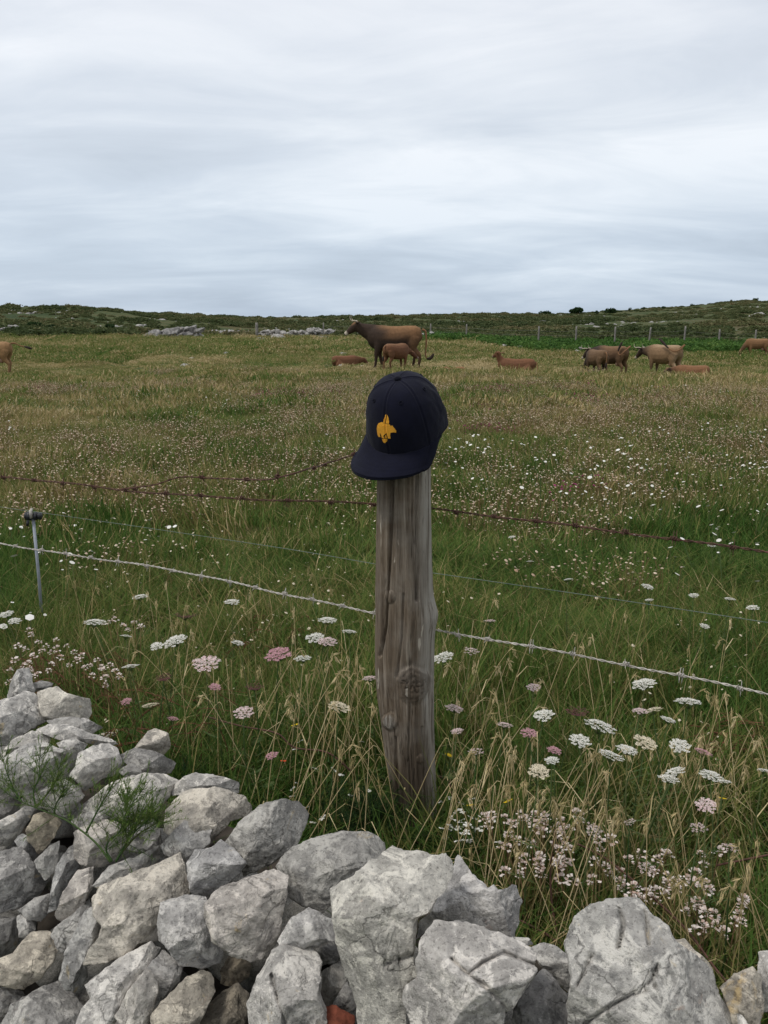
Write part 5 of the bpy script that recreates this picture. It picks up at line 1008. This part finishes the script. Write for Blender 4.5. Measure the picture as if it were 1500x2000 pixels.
M['nearthrift'] = petal('thrift_petals', (.48, .30, .23), (.86, .79, .73))
def thrift_head(r, c, s, mb):
    for j in range(16):
        a = r.uniform(0, 6.28); el = r.uniform(-.5, 1.4); d = np.array([math.cos(a)*math.cos(el), math.sin(a)*math.cos(el), math.sin(el)*.85]); u = np.cross(d, [0, 0, 1]); u = u/(np.linalg.norm(u)+1e-6); m = c+d*s*.45
        mb.add([m-u*s*.16, m+d*s*.30-u*s*.14+u*.0, m+d*s*.34+u*s*.14, m+u*s*.16], [[0, 1, 2, 3]], r.random()**.6)
THR = [[(945, 1598), (960, 1592), (985, 1600), (1000, 1610), (993, 1630), (1017, 1590), (1022, 1600), (955, 1612)], [(1045, 1594), (1058, 1610), (1048, 1620), (1066, 1596), (1062, 1600), (1045, 1612), (1060, 1626)], [(1128, 1590), (1132, 1603), (1095, 1604), (1085, 1618), (1095, 1626), (1105, 1655), (1090, 1660), (1088, 1645)], [(1040, 1650), (1055, 1675), (1080, 1683), (1092, 1692), (1092, 1683), (1055, 1692), (1025, 1678), (1022, 1690)],
       [(1165, 1640), (1168, 1640), (1193, 1640), (1175, 1658), (1160, 1683), (1180, 1695), (1160, 1720), (1212, 1705)], [(1252, 1668), (1228, 1680), (1300, 1668), (1285, 1680), (1210, 1725), (1096, 1718), (1117, 1720), (1058, 1708)], [(1015, 1708), (978, 1652), (990, 1655), (1237, 1735), (1260, 1743), (1280, 1742), (1235, 1749), (1250, 1757)], [(1304, 1712), (1315, 1722), (1358, 1708), (1338, 1718), (1352, 1723), (1372, 1723), (1385, 1740), (1320, 1736)],
       [(1302, 1748), (1348, 1766), (1362, 1764), (1340, 1782), (1380, 1784), (1392, 1788), (1404, 1664), (1375, 1690)], [(1454, 1758), (1447, 1770), (1443, 1787), (1436, 1800), (1448, 1802), (1400, 1808), (1413, 1822), (1372, 1808)],
       [(60, 1240), (75, 1255), (90, 1262), (110, 1250), (50, 1268), (35, 1262), (100, 1275), (82, 1272), (66, 1282)], [(130, 1262), (145, 1275), (118, 1285), (150, 1290), (135, 1300), (160, 1282), (165, 1305), (100, 1298)], [(30, 1290), (45, 1300), (60, 1312), (20, 1310), (75, 1318), (95, 1310), (55, 1296)], [(175, 1300), (190, 1290), (200, 1310), (215, 1300), (180, 1320), (205, 1325), (225, 1312)], [(240, 1222), (262, 1215), (225, 1210), (250, 1232), (275, 1225), (210, 1216)]]
TL = ['thrift clump with pale heads, nearest the right side of the post foot', 'tight thrift clump right of the post foot, second cluster from the post', 'thrift clump with the tallest paired heads, lower right meadow', 'low thrift clump above the cracked light boulder', 'thrift clump beside the slanting rusty wire, left of it', 'spread thrift clump halfway along the slanting rusty wire', 'sparse thrift clump above the tallest right boulder', 'thrift clump right of the slanting rusty wire, upper', 'thrift clump right of the slanting rusty wire, lower', 'thrift clump nearest the lower right corner',
      'thrift clump right below the grey fence stake', 'thrift clump behind the cream wall block at left', 'thrift clump behind the upright spike stone', 'thrift clump right of the cream wall block', 'small thrift clump below the leftmost wild carrots']
for i, hs in enumerate(THR):
    r = random.Random(i+40); z0 = .21 if hs[0][0] > 800 else .24
    P = []
    for (px, py) in hs:
        zt = z0+r.uniform(-.02, .03); p = at_z(px, py, zt)
        while wall_t(p.x, p.y) > -.12 and zt > .06: zt -= .02; p = at_z(px, py, zt)
        P.append(np.array(p))
    c = np.mean(P, 0); c[1] += .03; e = empty('thrift_clump', (c[0], c[1], Hs(c[0], c[1])-.01)); o0 = np.array(e.location); ms = MB(); mh = MB()
    for p in P+[q+np.array([r.uniform(-.03, .03), r.uniform(0, .05), r.uniform(-.04, .0)]) for q in P for _ in range(1 if r.random() < .25 else 0)]:
        b = np.array([c[0]+(p[0]-c[0])*.55, c[1]+(p[1]-c[1])*.55, o0[2]]); V, Fc = tube([tuple(b-o0), tuple((b*.5+p*.5)-o0+np.array([r.uniform(-.01, .01), .004, 0])), tuple(p-o0)], .0011, 4); ms = MB(); mh = MB(); ms.add(V, Fc, r.random()); thrift_head(r, p-o0, .0175*r.uniform(.75, 1.15), mh); so = ms.build('stem', M['brownstem'], e); mh.build('flower_head', M['nearthrift'], so, False)
    tag(e, TL[i], 'flower', 'thrift clumps by the wall')

# golden seeding grass, uncountable
def dry_stalks():
    mb = MB(); r = random.Random(12)
    zones = [(560, 730, 1270, 1420, 60, .42), (380, 560, 1290, 1420, 26, .36), (880, 1010, 1440, 1580, 46, .38), (1010, 1340, 1440, 1640, 80, .36), (1300, 1480, 1560, 1780, 34, .34), (640, 760, 1420, 1560, 22, .30), (860, 1000, 1270, 1420, 22, .40), (230, 420, 1180, 1300, 18, .36), (900, 1480, 1180, 1400, 50, .36), (100, 720, 1120, 1260, 46, .30), (1330, 1490, 1360, 1560, 60, .30), (900, 1300, 1580, 1700, 26, .3)]
    for (x0, x1, y0, y1, n, zt) in zones:
        for _ in range(int(n*.62)):
            px, py = r.uniform(x0, x1), r.uniform(y0, y1); z = zt*r.uniform(.75, 1.15); p = np.array(at_z(px, py, z))
            while wall_t(p[0], p[1]) > -.13 and z > .1: z -= .03; p = np.array(at_z(px, py, z))
            az = r.uniform(0, 6.28); ln = r.uniform(.05, .26); b = p-np.array([math.cos(az)*ln, math.sin(az)*ln*.6-.02, 0]); b[2] = Hs(b[0], b[1])-.01; rn = r.random(); hd = r.random() < .6
            c = spline([b, b*.6+p*.4+np.array([0, 0, .05]), p*.88+b*.12+np.array([0, 0, .055]), p], 12); V, Fc = tube([tuple(q) for q in c], [.0011-.0006*i/11 for i in range(12)], 4, False); mb.add(V, Fc, rn)
            if hd:
                for j in range(26):
                    t = .66+.34*j/26; k = t*11; i0 = min(10, int(k)); q = c[i0]+(c[i0+1]-c[i0])*(k-i0); dr = c[i0+1]-c[i0]; dr = dr/np.linalg.norm(dr); a = r.uniform(0, 6.28); sd_ = np.array([math.cos(a), math.sin(a), .3])*.004*(1.1-abs(t-.8)*3); w = np.cross(dr, [math.sin(a), math.cos(a), .2])*.0012
                    mb.add([q, q+sd_+w+dr*.004, q+sd_+dr*.013, q+sd_-w+dr*.004], [[0, 1, 2, 3]], min(1, max(0, rn+r.uniform(-.25, .25))))
            for _2 in range(1 if r.random() < .5 else 0):
                t = r.uniform(.2, .5); q = c[int(t*11)]; a = r.uniform(0, 6.28); V, Fc = ribbon([q, q+np.array([math.cos(a)*.04, math.sin(a)*.04, .03]), q+np.array([math.cos(a)*.09, math.sin(a)*.09, .015])], .003, a+1.57); mb.add(V, Fc, rn)
    o = mb.build('dry_grass', M['drygrass']); tag(o, 'golden seeding grass stalks arching through the near meadow', 'grass', kind='stuff')
dry_stalks()

# feathery asparagus sprigs over the wall and a dark feathery bush at the post foot
def feathery(name, stems, label, mat, cat, dens=900, nl=.011, spread=.028, lift=.10, twigs=26, radius=.0022):
    r = random.Random(len(label)); P = [[np.array(at_depth(px, py, on_heap(px, py)-lift-.02*i)) for i, (px, py) in enumerate(s)] if not isinstance(s[0], np.ndarray) else s for s in stems]
    e = empty(name, tuple(P[0][0])); o0 = np.array(e.location); ms = MB(); ml = MB()
    for s in P:
        c = spline(s, 40); V, Fc = tube([tuple(q-o0) for q in c], [radius*(1-.8*i/39) for i in range(40)], 5); ms.add(V, Fc, r.random())
        for _ in range(twigs):
            i = r.randint(6, 38); q = c[i]; d = c[min(i+1, 39)]-c[i-1]; d = d/np.linalg.norm(d); a = np.array([r.gauss(0, .7), r.gauss(0, .5), r.gauss(.45, .5)]); d = d*.6+a; d = d/np.linalg.norm(d); L = r.uniform(.5, 1.3)*spread*2.4*(1.1-.5*i/39)
            V, Fc = tube([tuple(q-o0), tuple(q+d*L*.5-o0), tuple(q+d*L-o0)], [.0007, .0005, .0003], 3, False); ms.add(V, Fc, r.random())
            for j in range(int(dens/twigs)):
                p = q+d*L*r.uniform(.15, 1.0); f = np.array([r.gauss(0, 1), r.gauss(0, 1), r.gauss(0, 1)]); f = d*.8+f/np.linalg.norm(f); f = f/np.linalg.norm(f)*nl*r.uniform(.6, 1.3); w = np.cross(f, [.3, .5, .8]); w = w/(np.linalg.norm(w)+1e-9)*.0007; ml.add([p-w-o0, p+w-o0, p+f-o0], [[0, 1, 2]], r.random())
    ms.build('stems', M['stem'], e)['kind'] = 'stuff'; ml.build('foliage', mat, e, False)['kind'] = 'stuff'; tag(e, label, cat); return e
def Z7(l): return [(x/4.2857, 1440+y/4.2857) for x, y in l]
feathery('wild_asparagus', [Z7([(925, 1045), (800, 880), (590, 715), (450, 650), (300, 590), (180, 540), (60, 470), (0, 420)]), Z7([(450, 650), (470, 560), (520, 470), (545, 395)]), Z7([(300, 590), (280, 450), (330, 330), (330, 180), (380, 120)]), Z7([(180, 540), (110, 420), (60, 300), (20, 150)]), Z7([(300, 590), (420, 440), (480, 320), (500, 240)])], 'feathery green asparagus sprig trailing left over the wall stones', M['feather'], 'plant', 800)
feathery('wild_asparagus', [Z7([(940, 1040), (890, 950), (910, 870), (1000, 790), (1060, 620), (1150, 500), (1260, 350)]), Z7([(720, 800), (830, 590), (920, 440), (1000, 290)]), Z7([(1000, 790), (1090, 720), (1180, 690), (1260, 640)]), Z7([(1060, 620), (1050, 560), (1140, 420)])], 'second asparagus sprig, branching upward right of the trailing one', M['feather'], 'plant', 800)
feathery('wild_asparagus', [Z7([(970, 1040), (1050, 900), (1120, 800), (1230, 700), (1300, 620)]), Z7([(1020, 960), (1150, 820), (1290, 730), (1350, 700)]), Z7([(1040, 920), (1100, 770), (1150, 680)])], 'dense low asparagus tuft in the gap beside the white slab', M['feather'], 'plant', 1100, .010, .032)
def bush_stems(px0, px1, pyb, pyt, n, y0, seed, h=.17):
    r = random.Random(seed); out = []
    for _ in range(n):
        px = r.uniform(px0, px1); b = np.array(at_y(px, pyb, y0+r.uniform(-.05, .05))); b[2] = Hs(b[0], b[1]); t = b+np.array([r.uniform(-.07, .07), r.uniform(-.04, .04), h*r.uniform(.6, 1.15)]); out.append([b, b*.5+t*.5+np.array([r.uniform(-.01, .01), 0, 0]), t])
    return out
feathery('feathery_bush', bush_stems(670, 775, 1650, 1540, 34, 1.86, 5), 'dark green feathery bush left of the post foot', M['darkfeather'], 'bush', 520, .016, .03, 0, 12, .0014)
feathery('feathery_bush', bush_stems(790, 880, 1660, 1600, 20, 1.80, 6, .11), 'dark green feathery bush in front of the post foot', M['darkfeather'], 'bush', 460, .016, .028, 0, 12, .0014)
feathery('feathery_bush', bush_stems(330, 420, 1500, 1440, 16, 2.05, 9, .14), 'low dark feathery plant behind the dark wall stone at left', M['darkfeather'], 'bush', 420, .015, .028, 0, 12, .0014)
# reddish dry bramble tangle at the left behind the wall
def bramble(px0, px1, py0, py1, n, label, seed, zt=.22):
    r = random.Random(seed); c = at_z((px0+px1)/2, (py0+py1)/2, .05); e = empty('dry_bramble', (c.x, c.y, Hs(c.x, c.y)-.01)); o0 = np.array(e.location); mb = MB(); ml = MB()
    for _ in range(n):
        z = zt*r.uniform(.5, 1.3); p = np.array(at_z(r.uniform(px0, px1), r.uniform(py0, py1), z)); b = p+np.array([r.uniform(-.16, .16), r.uniform(-.02, .16), 0]); b[2] = Hs(b[0], b[1]); m = b*.5+p*.5+np.array([r.uniform(-.05, .05), 0, r.uniform(.02, .08)]); e2 = p+np.array([r.uniform(-.12, .12), r.uniform(-.05, .05), r.uniform(-.06, .01)])
        cc = spline([b, m, p, e2], 14); V, Fc = tube([tuple(q-o0) for q in cc], [.0016*(1-.6*i/13) for i in range(14)], 4, False); mb.add(V, Fc, r.random())
        for _2 in range(9):
            q = cc[r.randint(2, 13)]; a = r.uniform(0, 6.28); s = r.uniform(.004, .010); d = np.array([math.cos(a), math.sin(a), r.uniform(-.3, .8)])*s; w = np.cross(d, [.2, .4, .9])*.4; ml.add([q-o0, q+d*.5+w-o0, q+d-o0, q+d*.5-w-o0], [[0, 1, 2, 3]], r.random())
    mb.build('twigs', M['bramble'], e)['kind'] = 'stuff'; ml.build('withered_leaves', M['bramble_leaf'], e, False)['kind'] = 'stuff'; tag(e, label, 'bramble')
M['bramble'] = leafmat('bramble_twig', [(0, (.09, .035, .022)), (1, (.20, .085, .05))], tint=False, spread=1, transl=0); M['bramble_leaf'] = leafmat('withered_bramble_leaf', [(0, (.10, .04, .02)), (.5, (.22, .10, .05)), (1, (.16, .14, .05))], tint=False, spread=1)
bramble(40, 260, 1270, 1360, 34, 'reddish brown bramble tangle behind the cream wall block', 3); bramble(180, 430, 1340, 1450, 34, 'reddish dry bramble tangle behind the tan triangular stone', 4); bramble(1390, 1500, 1390, 1470, 30, 'dry brown tangle of dead stems at the right edge', 5, .16); bramble(470, 600, 1190, 1270, 22, 'dark red dock patch left of the post above the pink flowers', 6, .14)

def daisy(px, py, label, mat='yellow', zt=.2, s=.011, pet=14, grp='yellow flowers'):
    r = random.Random(px); p = at_z(px, py, zt); e = empty('yellow_flower' if mat == 'yellow' else 'campion_flower' if mat == 'white' else 'poppy', (p.x, p.y+.02, Hs(p.x, p.y+.02)-.005)); d = np.array(p-e.location); V, Fc = tube([(0, 0, 0), tuple(d*.5+np.array([.008, 0, 0])), tuple(d)], [.0012, .001, .0009], 4); obj('stem', V, Fc, M['stem'], e, True, {'rnd': np.full(len(V), .4)})
    mb = MB(); t1, t2 = r.uniform(-.5, .5), r.uniform(-.7, .1)
    for k in range(pet):
        a = k*6.283/pet; q = np.array([math.cos(a), math.sin(a), .25+t1*math.cos(a)+t2*math.sin(a)]); w = np.array([-math.sin(a), math.cos(a), 0])*s*2.2/pet; c = d; mb.add([c, c+q*s*.6-w, c+q*s, c+q*s*.6+w], [[0, 1, 2, 3]], r.random())
    mb.build('petals', M[mat], e, False); V, Fc = ICO1; obj('flower_centre', V*s*.28*np.array([1, 1, .6])+d+np.array([0, 0, s*.08]), Fc, M['stem' if mat == 'white' else mat], e, True, {'rnd': np.full(len(V), .8)}); tag(e, label, 'flower', grp)
for (px, py, lb) in [(920, 1574, 'yellow daisy-like flower right of the post foot, left one of the pair'), (992, 1566, 'yellow daisy-like flower right of the post foot, right one of the pair'), (1410, 1560, 'lone yellow flower at the right below the white carrots'), (576, 1417, 'small yellow flower left of the post among grass'), (877, 1476, 'small yellow flower just right of the post, below the pale carrots')]: daisy(px, py, lb)
M['poppy'] = petal('poppy_petals', (.55, .05, .02), (.72, .14, .05)); daisy(553, 1487, 'single tiny red-orange flower in the grass left of the post', 'poppy', .16, .009, 5, 'red flower')
def campions(zs, label, seed):
    r = random.Random(seed); x0, x1, y0, y1, n = zs; c = at_z((x0+x1)/2, y1, 0.1); e = empty('campion_patch', (c.x, c.y, Hs(c.x, c.y)-.01)); o0 = np.array(e.location); ms, mf = MB(), MB()
    for _ in range(n):
        z = r.uniform(.1, .2); p = np.array(at_z(r.uniform(x0, x1), r.uniform(y0, y1), z))-o0; b = p+np.array([r.uniform(-.02, .02), r.uniform(0, .05), 0]); b[2] = 0; V, Fc = tube([tuple(b), tuple(p)], .0008, 3, False); ms.add(V, Fc, r.random()); t1, t2 = r.uniform(-.8, .8), r.uniform(-1.2, .3)
        for k in range(5):
            a = k*1.257+r.random(); q = np.array([math.cos(a), math.sin(a), t1*math.cos(a)+t2*math.sin(a)])*.0085; w = np.array([-math.sin(a), math.cos(a), 0])*.0035; mf.add([p, p+q*.7-w, p+q, p+q*.7+w], [[0, 1, 2, 3]], r.random())
    ms.build('stems', M['stem'], e)['kind'] = 'stuff'; mf.build('flowers', M['white'], e, False)['kind'] = 'stuff'; tag(e, label, 'flower', 'white campion patches')
campions((862, 925, 1555, 1650, 34), 'patch of small white campions right of the post foot', 2); campions((560, 730, 1440, 1610, 16), 'scattered small white campions left of the post foot', 3); campions((920, 1010, 1600, 1650, 8), 'few small white campions beside the thrift nearest the post', 4)
